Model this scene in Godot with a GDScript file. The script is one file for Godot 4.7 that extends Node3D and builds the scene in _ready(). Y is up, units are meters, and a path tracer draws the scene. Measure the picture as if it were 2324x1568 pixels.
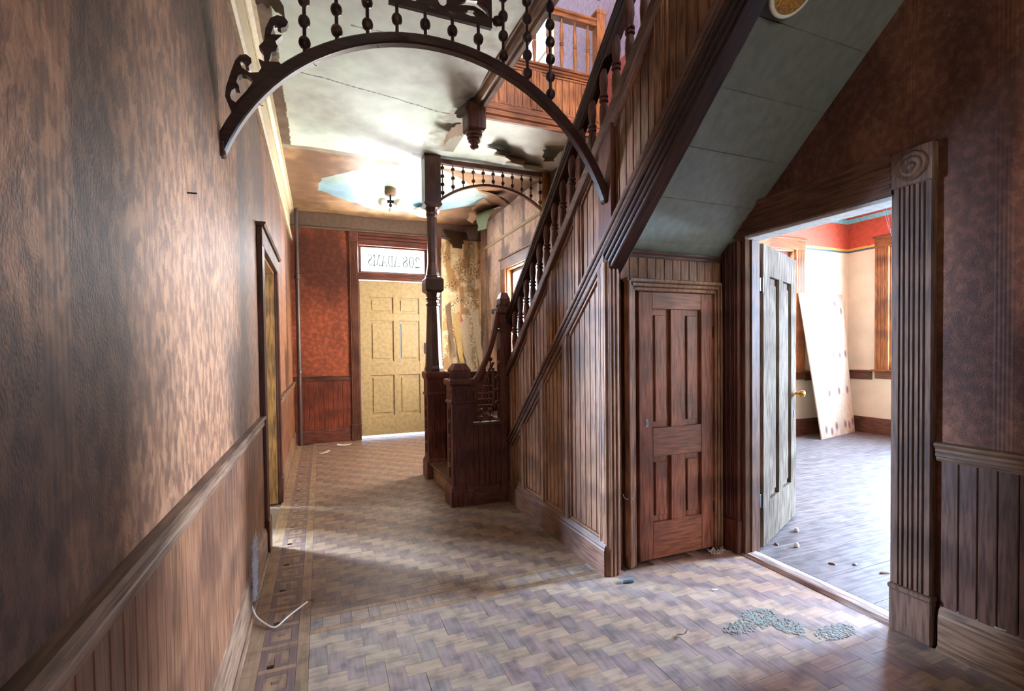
extends Node3D
# A worn Victorian stair hall: the hall runs along -z, x goes right, y up, metres. The camera stands at x = 0, z = 0.

const CEIL := 3.45
const FAR := -7.72
const LEFT := -0.38
const RIGHT := 2.55
const STAIR := 1.56          # hall face of the panelled stair side
const SLOPE := 0.918

var rng := RandomNumberGenerator.new()
var M := {}
var taken := {}
var tint := Color.WHITE


func _ready() -> void:
	rng.seed = 208
	# ---- camera
	var cam := Camera3D.new()
	cam.name = "camera"
	add_child(cam)
	cam.transform = Transform3D(Basis(Vector3(0.92743703, -0.0116439, 0.37379805), Vector3(0.01842193, 0.9997242, -0.01456533), Vector3(-0.37352536, 0.0203945, 0.92739575)).orthonormalized(), Vector3(0, 1.35, 0))
	cam.near = 0.05
	cam.far = 120.0
	var f := 1079.14
	cam.set_frustum(1568.0 / f * cam.near, Vector2(0, (818.36 - 784.0) / f * cam.near), cam.near, cam.far)
	cam.current = true
	# ---- sky and exposure
	var env := Environment.new()
	var sky := Sky.new()
	var sm := ProceduralSkyMaterial.new()
	sm.sky_top_color = Color(0.62, 0.76, 0.98)
	sm.sky_horizon_color = Color(0.86, 0.92, 1.0)
	sm.ground_horizon_color = Color(0.74, 0.76, 0.74)
	sm.ground_bottom_color = Color(0.5, 0.5, 0.46)
	sm.energy_multiplier = 1.0
	sm.sun_angle_max = 1.0
	sky.sky_material = sm
	env.background_mode = Environment.BG_SKY
	env.sky = sky
	env.background_energy_multiplier = 5.0
	env.ambient_light_source = Environment.AMBIENT_SOURCE_DISABLED
	env.tonemap_mode = Environment.TONE_MAPPER_LINEAR
	env.tonemap_exposure = 1.7
	env.sdfgi_enabled = true
	env.ssao_enabled = true
	env.ssil_enabled = true
	var we := WorldEnvironment.new()
	we.name = "surroundings"
	we.environment = env
	add_child(we)
	# ---- high sun on the right-hand side of the house
	var sun := DirectionalLight3D.new()
	sun.name = "sun"
	add_child(sun)
	sun.look_at_from_position(Vector3.ZERO, Vector3(-0.25, -0.95, 0.20), Vector3.BACK)
	sun.light_color = Color(0.97, 0.98, 1.0)
	sun.light_energy = 110.0
	sun.light_angular_distance = 0.5
	sun.shadow_enabled = true
	sun.sky_mode = DirectionalLight3D.SKY_MODE_LIGHT_ONLY
	# ---- daylight standing in each window opening: centre, direction it shines, size, colour, energy
	var cool := Color(0.72, 0.85, 1.0)
	var warm := Color(1.0, 0.98, 0.95)
	daylight("side_room_window_daylight", Vector3(8.02, 1.93, -4.0), Vector3(-1, 0, 0), Vector2(1.04, 1.8), cool, 34.0)
	daylight("side_room_second_window_daylight", Vector3(8.02, 1.93, -1.45), Vector3(-1, 0, 0), Vector2(1.04, 1.8), cool, 400.0)
	daylight("side_room_rear_window_daylight", Vector3(6.3, 1.93, -5.22), Vector3(0, 0, 1), Vector2(0.9, 1.8), cool, 10.0)
	daylight("landing_window_daylight", Vector3(2.70, 1.86, -5.92), Vector3(-1, 0, 0), Vector2(1.12, 1.36), warm, 38.0)
	daylight("transom_daylight", Vector3(1.11, 2.81, -7.84), Vector3(0, 0, 1), Vector2(0.96, 0.36), Color(0.98, 0.98, 1.0), 32.0)
	daylight("study_window_daylight", Vector3(-4.06, 1.65, -6.8), Vector3(1, 0, 0), Vector2(1.0, 1.9), cool, 640.0)
	daylight("added_upper_fill", Vector3(1.6, 5.1, 2.62), Vector3(0, 0, -1), Vector2(1.3, 1.6), Color(1.0, 0.96, 0.93), 80.0)  # added, unseen source that brightens the gallery front and upper wall
	daylight("gallery_window_daylight", Vector3(2.70, 4.95, -5.5), Vector3(-1, 0, 0), Vector2(0.9, 1.5), Color(1.0, 0.97, 0.88), 12.0)
	daylight("added_rear_fill", Vector3(0.9, 1.55, 2.44), Vector3(0, 0, -1), Vector2(0.8, 1.3), Color(1.0, 0.97, 0.92), 2.8)  # added fill from behind the camera; no known door there

	make_materials()
	shell()
	floors()
	left_wall_trim()
	far_wall_trim()
	ceiling_damage()
	staircase()
	column_and_half_wall()
	arches()
	balcony()
	closet_front()
	right_wall_trim()
	side_room()
	loose_things()


func daylight(called: String, at: Vector3, towards: Vector3, size: Vector2, c: Color, energy: float) -> void:
	var l := AreaLight3D.new()
	l.name = called
	add_child(l)
	l.look_at_from_position(at, at + towards, Vector3.UP)
	l.area_size = size
	l.area_normalize_energy = false
	l.light_color = c
	l.light_energy = energy / PI
	l.area_range = 30.0
	l.area_attenuation = 2.0
	l.shadow_enabled = true


# ---------------------------------------------------------------- nodes

func numbered(called: String) -> String:
	var n: int = taken.get(called, 0)
	taken[called] = n + 1
	return called if n == 0 else "%s_%03d" % [called, n]


func tag(o: Node, label: String, category: String, group := "", kind := "") -> Node:
	o.set_meta("label", label)
	o.set_meta("category", category)
	if group:
		o.set_meta("group", group)
	if kind:
		o.set_meta("kind", kind)
	return o


func thing(called: String, label: String, category: String, at := Vector3.ZERO, group := "", kind := "") -> Node3D:
	var o := Node3D.new()
	o.name = numbered(called)
	add_child(o)
	o.position = at
	tag(o, label, category, group, kind)
	return o


# commits shapes given in world coordinates as ONE mesh under parent
func obj(called: String, st: SurfaceTool, m: Material, parent: Node3D = self) -> MeshInstance3D:
	var o := MeshInstance3D.new()
	o.name = numbered(called) if parent == self else called
	o.mesh = st.commit()
	o.material_override = m
	parent.add_child(o, true)
	var up := Vector3.ZERO
	var p: Node = parent
	while p is Node3D and p != self:
		up += p.position
		p = p.get_parent()
	o.position = -up
	return o


func new_st() -> SurfaceTool:
	var st := SurfaceTool.new()
	st.begin(Mesh.PRIMITIVE_TRIANGLES)
	return st


# ---------------------------------------------------------------- shapes (front faces run clockwise)

func tri(st: SurfaceTool, a: Vector3, b: Vector3, c: Vector3, na: Vector3, nb: Vector3, nc: Vector3) -> void:
	if (b - a).cross(c - a).dot(na + nb + nc) > 0.0:
		var t := b
		b = c
		c = t
		var tn := nb
		nb = nc
		nc = tn
	st.set_color(tint)
	st.set_normal(na)
	st.add_vertex(a)
	st.set_color(tint)
	st.set_normal(nb)
	st.add_vertex(b)
	st.set_color(tint)
	st.set_normal(nc)
	st.add_vertex(c)


func face(st: SurfaceTool, pts: Array, inside: Vector3) -> void:
	var n: Vector3 = (pts[1] - pts[0]).cross(pts[2] - pts[0]).normalized()
	if n.dot(pts[0] - inside) < 0.0:
		n = -n
	for i in range(1, pts.size() - 1):
		tri(st, pts[0], pts[i], pts[i + 1], n, n, n)


# box between two corners, every edge chamfered by c
func box(st: SurfaceTool, lo: Vector3, hi: Vector3, c := 0.0) -> void:
	var mid := (lo + hi) / 2.0
	var h := (hi - lo) / 2.0
	h = h.abs()
	c = minf(c, 0.45 * minf(h.x, minf(h.y, h.z)))
	for ax in 3:
		for s in [-1.0, 1.0]:
			var u := (ax + 1) % 3
			var v := (ax + 2) % 3
			var pts := []
			for q in [[-1, -1], [1, -1], [1, 1], [-1, 1]]:
				var p := Vector3.ZERO
				p[ax] = s * h[ax]
				p[u] = q[0] * (h[u] - c)
				p[v] = q[1] * (h[v] - c)
				pts.append(mid + p)
			face(st, pts, mid)
	if c <= 0.0:
		return
	for ax in 3:
		var u := (ax + 1) % 3
		var v := (ax + 2) % 3
		for su in [-1.0, 1.0]:
			for sv in [-1.0, 1.0]:
				var pts := []
				for q in [[-1, 0], [1, 0], [1, 1], [-1, 1]]:
					var p := Vector3.ZERO
					p[ax] = q[0] * (h[ax] - c)
					p[u] = su * (h[u] - (c if q[1] == 0 else 0.0))
					p[v] = sv * (h[v] - (0.0 if q[1] == 0 else c))
					pts.append(mid + p)
				face(st, pts, mid)
	for sx in [-1.0, 1.0]:
		for sy in [-1.0, 1.0]:
			for sz in [-1.0, 1.0]:
				var s := Vector3(sx, sy, sz)
				face(st, [mid + s * (h - Vector3(0, c, c)), mid + s * (h - Vector3(c, 0, c)), mid + s * (h - Vector3(c, c, 0))], mid)


# polygon (in the plane o + a*u + b*v) pushed along w by depth
func prism(st: SurfaceTool, poly: PackedVector2Array, o: Vector3, u: Vector3, v: Vector3, w: Vector3) -> void:
	var ccw := not Geometry2D.is_polygon_clockwise(poly)
	var n := u.cross(v).normalized()
	var wn := w.normalized()
	if ccw == (n.dot(wn) < 0.0):
		pass
	var idx := Geometry2D.triangulate_polygon(poly)
	for i in range(0, idx.size(), 3):
		var p := []
		for k in 3:
			var q := poly[idx[i + k]]
			p.append(o + u * q.x + v * q.y)
		tri(st, p[0], p[1], p[2], -wn, -wn, -wn)
		tri(st, p[0] + w, p[1] + w, p[2] + w, wn, wn, wn)
	var area := 0.0
	for i in poly.size():
		area += poly[i].cross(poly[(i + 1) % poly.size()])
	for i in poly.size():
		var a := poly[i]
		var b := poly[(i + 1) % poly.size()]
		var e := b - a
		if e.length() < 1e-6:
			continue
		var out2 := Vector2(e.y, -e.x).normalized() * signf(area)
		var nn := (u * out2.x + v * out2.y).normalized()
		var pa := o + u * a.x + v * a.y
		var pb := o + u * b.x + v * b.y
		tri(st, pa, pb, pb + w, nn, nn, nn)
		tri(st, pa, pb + w, pa + w, nn, nn, nn)


func V2(a: Array) -> PackedVector2Array:
	var p := PackedVector2Array()
	for i in range(0, a.size(), 2):
		p.append(Vector2(a[i], a[i + 1]))
	return p


# closed profile swept along points; frames give the two axes of the profile at each point
func sweep(st: SurfaceTool, prof: PackedVector2Array, pts: Array, us: Array, vs: Array, caps := true, smooth := false) -> void:
	var area := 0.0
	var n := prof.size()
	for i in n:
		area += prof[i].cross(prof[(i + 1) % n])
	var en := []
	for i in n:
		var e := prof[(i + 1) % n] - prof[i]
		en.append(Vector2(e.y, -e.x).normalized() * signf(area))
	for k in pts.size() - 1:
		for i in n:
			var j := (i + 1) % n
			var ni: Vector2 = en[i]
			var nj: Vector2 = en[i]
			if smooth:
				ni = (en[i] + en[(i + n - 1) % n]).normalized()
				nj = (en[i] + en[j]).normalized()
			var a: Vector3 = pts[k] + us[k] * prof[i].x + vs[k] * prof[i].y
			var b: Vector3 = pts[k] + us[k] * prof[j].x + vs[k] * prof[j].y
			var c: Vector3 = pts[k + 1] + us[k + 1] * prof[j].x + vs[k + 1] * prof[j].y
			var d: Vector3 = pts[k + 1] + us[k + 1] * prof[i].x + vs[k + 1] * prof[i].y
			var na: Vector3 = us[k] * ni.x + vs[k] * ni.y
			var nb: Vector3 = us[k] * nj.x + vs[k] * nj.y
			var nc: Vector3 = us[k + 1] * nj.x + vs[k + 1] * nj.y
			var nd: Vector3 = us[k + 1] * ni.x + vs[k + 1] * ni.y
			tri(st, a, b, c, na, nb, nc)
			tri(st, a, c, d, na, nc, nd)
	if caps:
		var idx := Geometry2D.triangulate_polygon(prof)
		for end in [0, pts.size() - 1]:
			var t: Vector3 = (pts[1] - pts[0]) if end == 0 else (pts[end] - pts[end - 1])
			t = -t.normalized() if end == 0 else t.normalized()
			for i in range(0, idx.size(), 3):
				var p := []
				for q in 3:
					p.append(pts[end] + us[end] * prof[idx[i + q]].x + vs[end] * prof[idx[i + q]].y)
				tri(st, p[0], p[1], p[2], t, t, t)


# straight moulding: profile x goes along u (out of the wall), profile y along v
func mould(st: SurfaceTool, prof: PackedVector2Array, a: Vector3, b: Vector3, u: Vector3, v: Vector3) -> void:
	sweep(st, prof, [a, b], [u, u], [v, v])


# turned shape: profile of (radius, height) round the axis
func lathe(st: SurfaceTool, prof: Array, at: Vector3, axis := Vector3.UP, segs := 14, angle0 := 0.0) -> void:
	axis = axis.normalized()
	var u := axis.cross(Vector3(0.3, 0.2, 0.9)).normalized() if absf(axis.y) < 0.9 else Vector3.RIGHT
	u = (u - axis * u.dot(axis)).normalized()
	var v := axis.cross(u)
	var m := prof.size()
	var seg := []
	for i in m - 1:
		var e: Vector2 = prof[i + 1] - prof[i]
		seg.append(Vector2(e.y, -e.x).normalized())
	for i in m - 1:
		var n0: Vector2 = seg[i]
		var n1: Vector2 = seg[i]
		if i > 0 and n0.dot(seg[i - 1]) > 0.55:
			n0 = (seg[i] + seg[i - 1]).normalized()
		if i < m - 2 and n1.dot(seg[i + 1]) > 0.55:
			n1 = (seg[i] + seg[i + 1]).normalized()
		for k in segs:
			var t0 := angle0 + TAU * k / segs
			var t1 := angle0 + TAU * (k + 1) / segs
			var d0 := u * cos(t0) + v * sin(t0)
			var d1 := u * cos(t1) + v * sin(t1)
			var p0: Vector2 = prof[i]
			var p1: Vector2 = prof[i + 1]
			var a: Vector3 = at + d0 * p0.x + axis * p0.y
			var b: Vector3 = at + d1 * p0.x + axis * p0.y
			var c: Vector3 = at + d1 * p1.x + axis * p1.y
			var d: Vector3 = at + d0 * p1.x + axis * p1.y
			if p0.x > 1e-5:
				tri(st, a, b, c, d0 * n0.x + axis * n0.y, d1 * n0.x + axis * n0.y, d1 * n1.x + axis * n1.y)
			if p1.x > 1e-5:
				tri(st, a, c, d, d0 * n0.x + axis * n0.y, d1 * n1.x + axis * n1.y, d0 * n1.x + axis * n1.y)


func R(a: Array) -> Array:
	var p := []
	for i in range(0, a.size(), 2):
		p.append(Vector2(a[i], a[i + 1]))
	return p


# square "turned" section: flat sides, for tapered posts and caps
func square_post(st: SurfaceTool, prof: Array, at: Vector3) -> void:
	var q := []
	for p in prof:
		q.append(Vector2(p.x * sqrt(2.0), p.y))
	var m := q.size()
	for i in m - 1:
		for k in 4:
			var t0 := PI / 4 + PI / 2 * k
			var t1 := t0 + PI / 2
			var a: Vector3 = at + Vector3(cos(t0), 0, sin(t0)) * q[i].x + Vector3.UP * q[i].y
			var b: Vector3 = at + Vector3(cos(t1), 0, sin(t1)) * q[i].x + Vector3.UP * q[i].y
			var c: Vector3 = at + Vector3(cos(t1), 0, sin(t1)) * q[i + 1].x + Vector3.UP * q[i + 1].y
			var d: Vector3 = at + Vector3(cos(t0), 0, sin(t0)) * q[i + 1].x + Vector3.UP * q[i + 1].y
			var side := Vector3(cos(t0 + PI / 4), 0, sin(t0 + PI / 4))
			var e: Vector2 = q[i + 1] - q[i]
			var n := (side * e.y - Vector3.UP * e.x / sqrt(2.0)).normalized()
			if q[i].x > 1e-5:
				tri(st, a, b, c, n, n, n)
			if q[i + 1].x > 1e-5:
				tri(st, a, c, d, n, n, n)


func tube(st: SurfaceTool, pts: Array, r: float, segs := 8, flat := 1.0) -> void:
	var prof := PackedVector2Array()
	for k in segs:
		prof.append(Vector2(cos(TAU * k / segs) * r, sin(TAU * k / segs) * r * flat))
	var us := []
	var vs := []
	for i in pts.size():
		var t: Vector3 = (pts[mini(i + 1, pts.size() - 1)] - pts[maxi(i - 1, 0)]).normalized()
		var u := t.cross(Vector3.UP)
		if u.length() < 0.05:
			u = t.cross(Vector3.RIGHT)
		u = u.normalized()
		us.append(u)
		vs.append(u.cross(t).normalized())
	sweep(st, prof, pts, us, vs, true, true)


func smooth_path(ctrl: Array, steps := 6) -> Array:
	var out := []
	for i in ctrl.size() - 1:
		var p0: Vector3 = ctrl[maxi(i - 1, 0)]
		var p1: Vector3 = ctrl[i]
		var p2: Vector3 = ctrl[i + 1]
		var p3: Vector3 = ctrl[mini(i + 2, ctrl.size() - 1)]
		for k in steps:
			out.append(p1.cubic_interpolate(p2, p0, p3, float(k) / steps))
	out.append(ctrl[-1])
	return out


# a sheet that peels away: hinge from a to b, hanging along dir, curling towards out
func flap(st: SurfaceTool, a: Vector3, b: Vector3, dir: Vector3, out: Vector3, length: float, curl: float, taper := 0.3, steps := 8) -> void:
	var rows := []
	var p := Vector3.ZERO
	var ang := 0.0
	dir = dir.normalized()
	out = out.normalized()
	var mid := (a + b) / 2.0
	for k in steps + 1:
		var t := float(k) / steps
		var wd := lerpf(1.0, taper, t) * (1.0 + 0.22 * sin(k * 2.7 + length * 40.0) * minf(t * 3.0, 1.0))
		mid += (b - a) * 0.05 * sin(k * 1.9 + length * 23.0) * t
		rows.append([mid + (a - mid) * wd + p, mid + (b - mid) * wd + p, dir * cos(ang) + out * sin(ang), dir * -sin(ang) + out * cos(ang)])
		ang = curl * (t + 0.5 / steps)
		p += (dir * cos(ang) + out * sin(ang)) * length / steps
	var th := 0.0016
	for k in steps:
		for s in [0.0, 1.0]:
			var n0: Vector3 = rows[k][3] * (1.0 if s > 0 else -1.0)
			var n1: Vector3 = rows[k + 1][3] * (1.0 if s > 0 else -1.0)
			var o0: Vector3 = rows[k][3] * th * s
			var o1: Vector3 = rows[k + 1][3] * th * s
			tri(st, rows[k][0] + o0, rows[k][1] + o0, rows[k + 1][1] + o1, n0, n0, n1)
			tri(st, rows[k][0] + o0, rows[k + 1][1] + o1, rows[k + 1][0] + o1, n0, n1, n1)


func tone(spread := 0.18, warm := 0.04) -> Color:
	var k := 1.0 + rng.randf_range(-spread, spread)
	return Color(k * (1.0 + rng.randf_range(-warm, warm)), k, k * (1.0 + rng.randf_range(-warm, warm)))


# ---------------------------------------------------------------- materials

func noise(seed_: int, freq: float, octaves := 4, type := FastNoiseLite.TYPE_SIMPLEX_SMOOTH) -> FastNoiseLite:
	var n := FastNoiseLite.new()
	n.seed = seed_
	n.noise_type = type
	n.frequency = freq
	n.fractal_octaves = octaves
	return n


func noise_tex(n: FastNoiseLite, stops: Array, size := 512, warp := 0.0) -> NoiseTexture2D:
	var t := NoiseTexture2D.new()
	if warp > 0.0:
		n.domain_warp_enabled = true
		n.domain_warp_amplitude = warp
		n.domain_warp_frequency = n.frequency * 1.6
	t.width = size
	t.height = size
	t.seamless = true
	t.generate_mipmaps = false
	var g := Gradient.new()
	var at := PackedFloat32Array()
	var cs := PackedColorArray()
	for s in stops:
		at.append(s[0])
		cs.append(s[1])
	g.offsets = at
	g.colors = cs
	t.color_ramp = g
	t.noise = n
	return t


func rgb(r: float, g: float, b: float) -> Color:
	return Color(r / 255.0, g / 255.0, b / 255.0)


func grey(v: float) -> Color:
	return Color(v, v, v)


func world_mapped(m: StandardMaterial3D, s: Vector3) -> void:
	m.uv1_triplanar = true
	m.uv1_world_triplanar = true
	m.uv1_triplanar_sharpness = 8.0
	m.uv1_scale = s


func blotched(m: StandardMaterial3D, tex: Texture2D, s: Vector3) -> void:
	m.detail_enabled = true
	m.detail_albedo = tex
	m.detail_blend_mode = BaseMaterial3D.BLEND_MODE_MUL
	m.detail_uv_layer = BaseMaterial3D.DETAIL_UV_2
	m.uv2_triplanar = true
	m.uv2_world_triplanar = true
	m.uv2_scale = s


func mat(c: Color, rough := 0.6, spec := 0.5) -> StandardMaterial3D:
	var m := StandardMaterial3D.new()
	m.albedo_color = c
	m.roughness = rough
	m.metallic_specular = spec
	m.vertex_color_use_as_albedo = true
	return m


var T := {}

func wood(c: Color, axis := 1, rough := 0.45, across := 3.2, worn := true) -> StandardMaterial3D:
	var m := mat(c, rough)
	m.metallic_specular = 0.4
	m.albedo_texture = T.grain
	var s := Vector3(across, across, across)
	s[axis] = across * 0.09
	world_mapped(m, s)
	m.heightmap_enabled = true
	m.heightmap_texture = T.grain
	m.heightmap_scale = 0.06
	if worn:
		blotched(m, T.blotch, Vector3(0.9, 0.9, 0.9))
	return m


func plain(c: Color, rough := 0.7, tex := "mottle", s := 1.6, relief := 0.1) -> StandardMaterial3D:
	var m := mat(c, rough)
	m.albedo_texture = T[tex]
	world_mapped(m, Vector3(s, s, s))
	if relief > 0.0:
		m.heightmap_enabled = true
		m.heightmap_texture = T.mottle
		m.heightmap_scale = relief
	return m


func emboss_image() -> Image:
	var n := 512
	var base := noise(31, 0.085, 2).get_seamless_image(n, n)
	var fine := noise(32, 0.05, 3).get_seamless_image(n, n)
	var bytes := PackedByteArray()
	bytes.resize(n * n)
	for y in n:
		for x in n:
			var b := base.get_pixel(x, y).r
			var v := 0.5 + 0.5 * sin(b * 24.0)
			v = v * v * 0.8 + fine.get_pixel(x, y).r * 0.35
			var band := float(x % 256) / 256.0
			if band < 0.20:
				v = 0.3 + 0.5 * absf(sin(band * PI / 0.04)) + 0.1 * v
			bytes[y * n + x] = clampi(int(v * 200.0), 0, 255)
	return Image.create_from_data(n, n, false, Image.FORMAT_L8, bytes)


# the painted ceiling, looked up by x and z: pale field, worn brown border, grey bands and the blue-green octagon round the lamp
func ceiling_image() -> Image:
	var w := 384
	var h := 1024
	var a := noise(51, 0.006, 5).get_seamless_image(w, h)
	var b := noise(52, 0.03, 4).get_seamless_image(w, h)
	var oct := V2([0.72, -5.47, 0.04, -6.18, 0.02, -6.64, 0.70, -7.22, 1.46, -7.22, 2.16, -6.5, 2.16, -6.15, 1.46, -5.47])
	var im := Image.create(w, h, false, Image.FORMAT_RGB8)
	var pale := rgb(222, 234, 228)
	var sage := rgb(200, 217, 206)
	var brown := rgb(120, 92, 70)
	var dark := rgb(88, 66, 52)
	for j in h:
		var z := lerpf(-7.74, 0.2, (j + 0.5) / h)
		for i in w:
			var x := lerpf(-0.4, 2.57, (i + 0.5) / w)
			var p := a.get_pixel(i, j).r - 0.5
			var q := b.get_pixel(i, j).r - 0.5
			var c := pale.lerp(sage, clampf(0.4 + p * 1.6 + q * 0.6, 0.0, 1.0))
			if z < -5.38:
				if Geometry2D.is_point_in_polygon(Vector2(x + q * 0.05, z + q * 0.05), oct):
					c = rgb(166, 189, 180).lerp(rgb(120, 158, 178), clampf((-5.9 - z) / 0.9 + p, 0.0, 1.0))
				else:
					c = brown.lerp(rgb(160, 128, 94), clampf(0.35 + p * 3.0 + q, 0.0, 1.0))
			elif z < -5.30 and x < 0.75 + q * 0.1:
				c = rgb(148, 140, 122)
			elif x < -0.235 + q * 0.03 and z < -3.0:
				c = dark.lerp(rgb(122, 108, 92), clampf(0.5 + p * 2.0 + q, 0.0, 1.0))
			if x > 0.94 and x < 1.3 and z < -5.06 and z > -5.46:
				c = rgb(178, 186, 168)
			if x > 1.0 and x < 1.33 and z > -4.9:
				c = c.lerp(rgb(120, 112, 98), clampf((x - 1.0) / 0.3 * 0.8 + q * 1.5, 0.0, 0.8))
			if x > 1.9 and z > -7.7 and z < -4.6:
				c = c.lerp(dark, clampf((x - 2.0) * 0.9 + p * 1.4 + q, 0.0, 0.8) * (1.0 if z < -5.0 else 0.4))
			c = c * (1.0 + q * 0.22 + p * 0.12)
			var crack := absf(q - 0.02 - 0.1 * sin(x * 5.0))
			if absf(z + 3.92 + 0.17 * (x + 0.07) + p * 0.08) < 0.006 and x < 1.1:
				c = c * 0.5
			if absf(z + 3.2 + 0.12 * x + p * 0.15) < 0.005 and x > 0.2 and x < 1.0 and crack < 0.2:
				c = c * 0.55
			im.set_pixel(i, j, Color(clampf(c.r, 0, 1), clampf(c.g, 0, 1), clampf(c.b, 0, 1)))
	return im


func make_materials() -> void:
	T.grain = noise_tex(noise(11, 0.03, 5), [[0.1, Color(0.60, 0.57, 0.56)], [0.38, Color(0.80, 0.77, 0.76)], [0.6, Color(0.92, 0.91, 0.90)], [1.0, grey(1.0)]])
	T.blotch = noise_tex(noise(12, 0.008, 4), [[0.2, Color(0.74, 0.72, 0.72)], [0.5, Color(0.89, 0.88, 0.87)], [0.8, grey(1.0)]], 256)
	T.mottle = noise_tex(noise(13, 0.02, 5), [[0.2, grey(0.87)], [0.5, grey(0.95)], [0.8, grey(1.0)]])
	T.soft = noise_tex(noise(19, 0.01, 4), [[0.2, grey(0.94)], [0.8, grey(1.0)]], 256)
	T.paper = noise_tex(noise(14, 0.035, 4), [[0.2, Color(0.66, 0.62, 0.60)], [0.45, Color(0.78, 0.73, 0.70)], [0.62, Color(0.93, 0.89, 0.83)], [0.8, Color(1.0, 0.99, 0.96)]], 512, 30.0)
	T.paper_soft = noise_tex(noise(20, 0.03, 5), [[0.2, Color(0.78, 0.75, 0.74)], [0.5, Color(0.86, 0.83, 0.80)], [0.68, Color(0.97, 0.94, 0.90)], [0.85, Color(1.0, 0.98, 0.95)]], 512, 30.0)
	T.wear = noise_tex(noise(15, 0.006, 4), [[0.28, Color(0.60, 0.58, 0.60)], [0.5, Color(0.84, 0.82, 0.81)], [0.7, Color(1.0, 0.98, 0.96)]], 256)
	T.plaster = noise_tex(noise(16, 0.012, 5), [[0.1, rgb(150, 112, 74)], [0.28, rgb(196, 164, 114)], [0.5, rgb(218, 196, 150)], [0.75, rgb(230, 212, 172)]], 512, 40.0)
	T.mould = noise_tex(noise(17, 0.035, 4), [[0.0, grey(0.2)], [0.2, grey(0.3)], [0.34, grey(0.88)], [1.0, grey(1.0)]])
	T.dirt = noise_tex(noise(18, 0.014, 5), [[0.2, Color(0.80, 0.81, 0.83)], [0.42, Color(0.91, 0.91, 0.92)], [0.6, grey(0.97)], [1.0, grey(1.0)]])
	T.emboss = ImageTexture.create_from_image(emboss_image())
	T.ceiling = ImageTexture.create_from_image(ceiling_image())
	# reddish stained boards
	M.panel = wood(rgb(172, 122, 90), 1, 0.5)
	M.panel_slope = wood(rgb(128, 88, 68), 2)
	M.rail_x = wood(rgb(104, 66, 50), 0)
	M.wainscot = wood(rgb(150, 98, 66), 1, 0.46)
	M.wainscot_far = wood(rgb(128, 62, 42), 1, 0.4)
	M.wainscot_right = wood(rgb(112, 76, 62), 1, 0.42)
	M.trim_z = wood(rgb(146, 110, 84), 2, 0.5)
	M.trim_x = wood(rgb(108, 72, 54), 0, 0.45)
	M.trim_y = wood(rgb(108, 66, 50), 1, 0.42)
	M.casing = wood(rgb(120, 84, 64), 1, 0.6)
	M.casing_z = wood(rgb(118, 78, 56), 2, 0.6)
	M.dark = wood(rgb(112, 60, 46), 1, 0.42)
	M.dark_x = wood(rgb(108, 58, 46), 0, 0.44)
	M.dark_z = wood(rgb(76, 48, 38), 2, 0.34)
	M.arch = wood(rgb(62, 38, 34), 0, 0.28, 3.2, false)
	M.baluster = wood(rgb(116, 72, 56), 1, 0.36)
	M.orange = wood(rgb(186, 122, 78), 1, 0.5)
	M.orange_x = wood(rgb(164, 102, 64), 0, 0.5)
	M.door = wood(rgb(164, 98, 72), 1, 0.4)
	M.door_x = wood(rgb(164, 98, 72), 0, 0.4)
	M.yellow = wood(rgb(200, 144, 80), 1, 0.5)
	M.oak = wood(rgb(160, 104, 54), 1, 0.42)
	M.oak_z = wood(rgb(150, 96, 52), 2, 0.42)
	M.oak_x = wood(rgb(150, 96, 52), 0, 0.42)
	M.grey_door = wood(rgb(124, 116, 104), 1, 0.85)
	M.grey_door.metallic_specular = 0.08
	M.column = wood(rgb(88, 54, 44), 1, 0.3)
	# paper and plaster
	var p := mat(rgb(158, 114, 86), 0.56, 0.36)
	p.albedo_texture = T.paper
	world_mapped(p, Vector3(1.1, 0.6, 1.1))
	blotched(p, T.wear, Vector3(0.55, 0.32, 0.55))
	p.heightmap_enabled = true
	p.heightmap_texture = T.emboss
	p.heightmap_scale = 0.12
	M.paper = p
	var p2 := p.duplicate()
	p2.albedo_color = rgb(142, 76, 54)
	p2.roughness = 0.5
	p2.albedo_texture = T.paper_soft
	p2.uv1_scale = Vector3(0.8, 0.8, 0.8)
	M.paper_red = p2
	M.paper_right = p.duplicate()
	M.paper_right.roughness = 0.55
	M.paper_right.albedo_texture = T.paper_soft
	M.paper_right.heightmap_scale = 0.2
	M.paper_right.uv1_scale = Vector3(1.5, 1.1, 1.5)
	M.paper_right.metallic_specular = 0.3
	M.paper_right.albedo_color = rgb(158, 106, 84)
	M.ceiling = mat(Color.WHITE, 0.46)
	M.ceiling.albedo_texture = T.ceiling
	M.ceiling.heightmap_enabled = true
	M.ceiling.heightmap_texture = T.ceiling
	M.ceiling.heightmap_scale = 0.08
	M.frieze = plain(rgb(92, 72, 60), 0.6, "mottle", 1.4, 0.1)
	M.plaster = mat(Color.WHITE, 0.75)
	M.plaster.albedo_texture = ImageTexture.create_from_image(plaster_image())
	M.plaster.heightmap_enabled = true
	M.plaster.heightmap_texture = M.plaster.albedo_texture
	M.plaster.heightmap_scale = 0.4
	M.plaster_pink = plain(rgb(212, 184, 164), 0.7, "mottle", 1.0, 0.1)
	blotched(M.plaster_pink, T.wear, Vector3(1.3, 0.5, 1.3))
	M.peel = plain(rgb(206, 190, 158), 0.7, "mottle", 3.0, 0.15)
	M.peel_brown = plain(rgb(124, 96, 70), 0.75, "mottle", 3.0, 0.15)
	M.peel_green = plain(rgb(164, 178, 150), 0.6, "mottle", 3.0, 0.15)
	M.peel_dark = plain(rgb(70, 52, 42), 0.75, "mottle", 3.0, 0.15)
	M.peel_yellow = plain(rgb(204, 172, 104), 0.7, "mottle", 3.0, 0.15)
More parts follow.
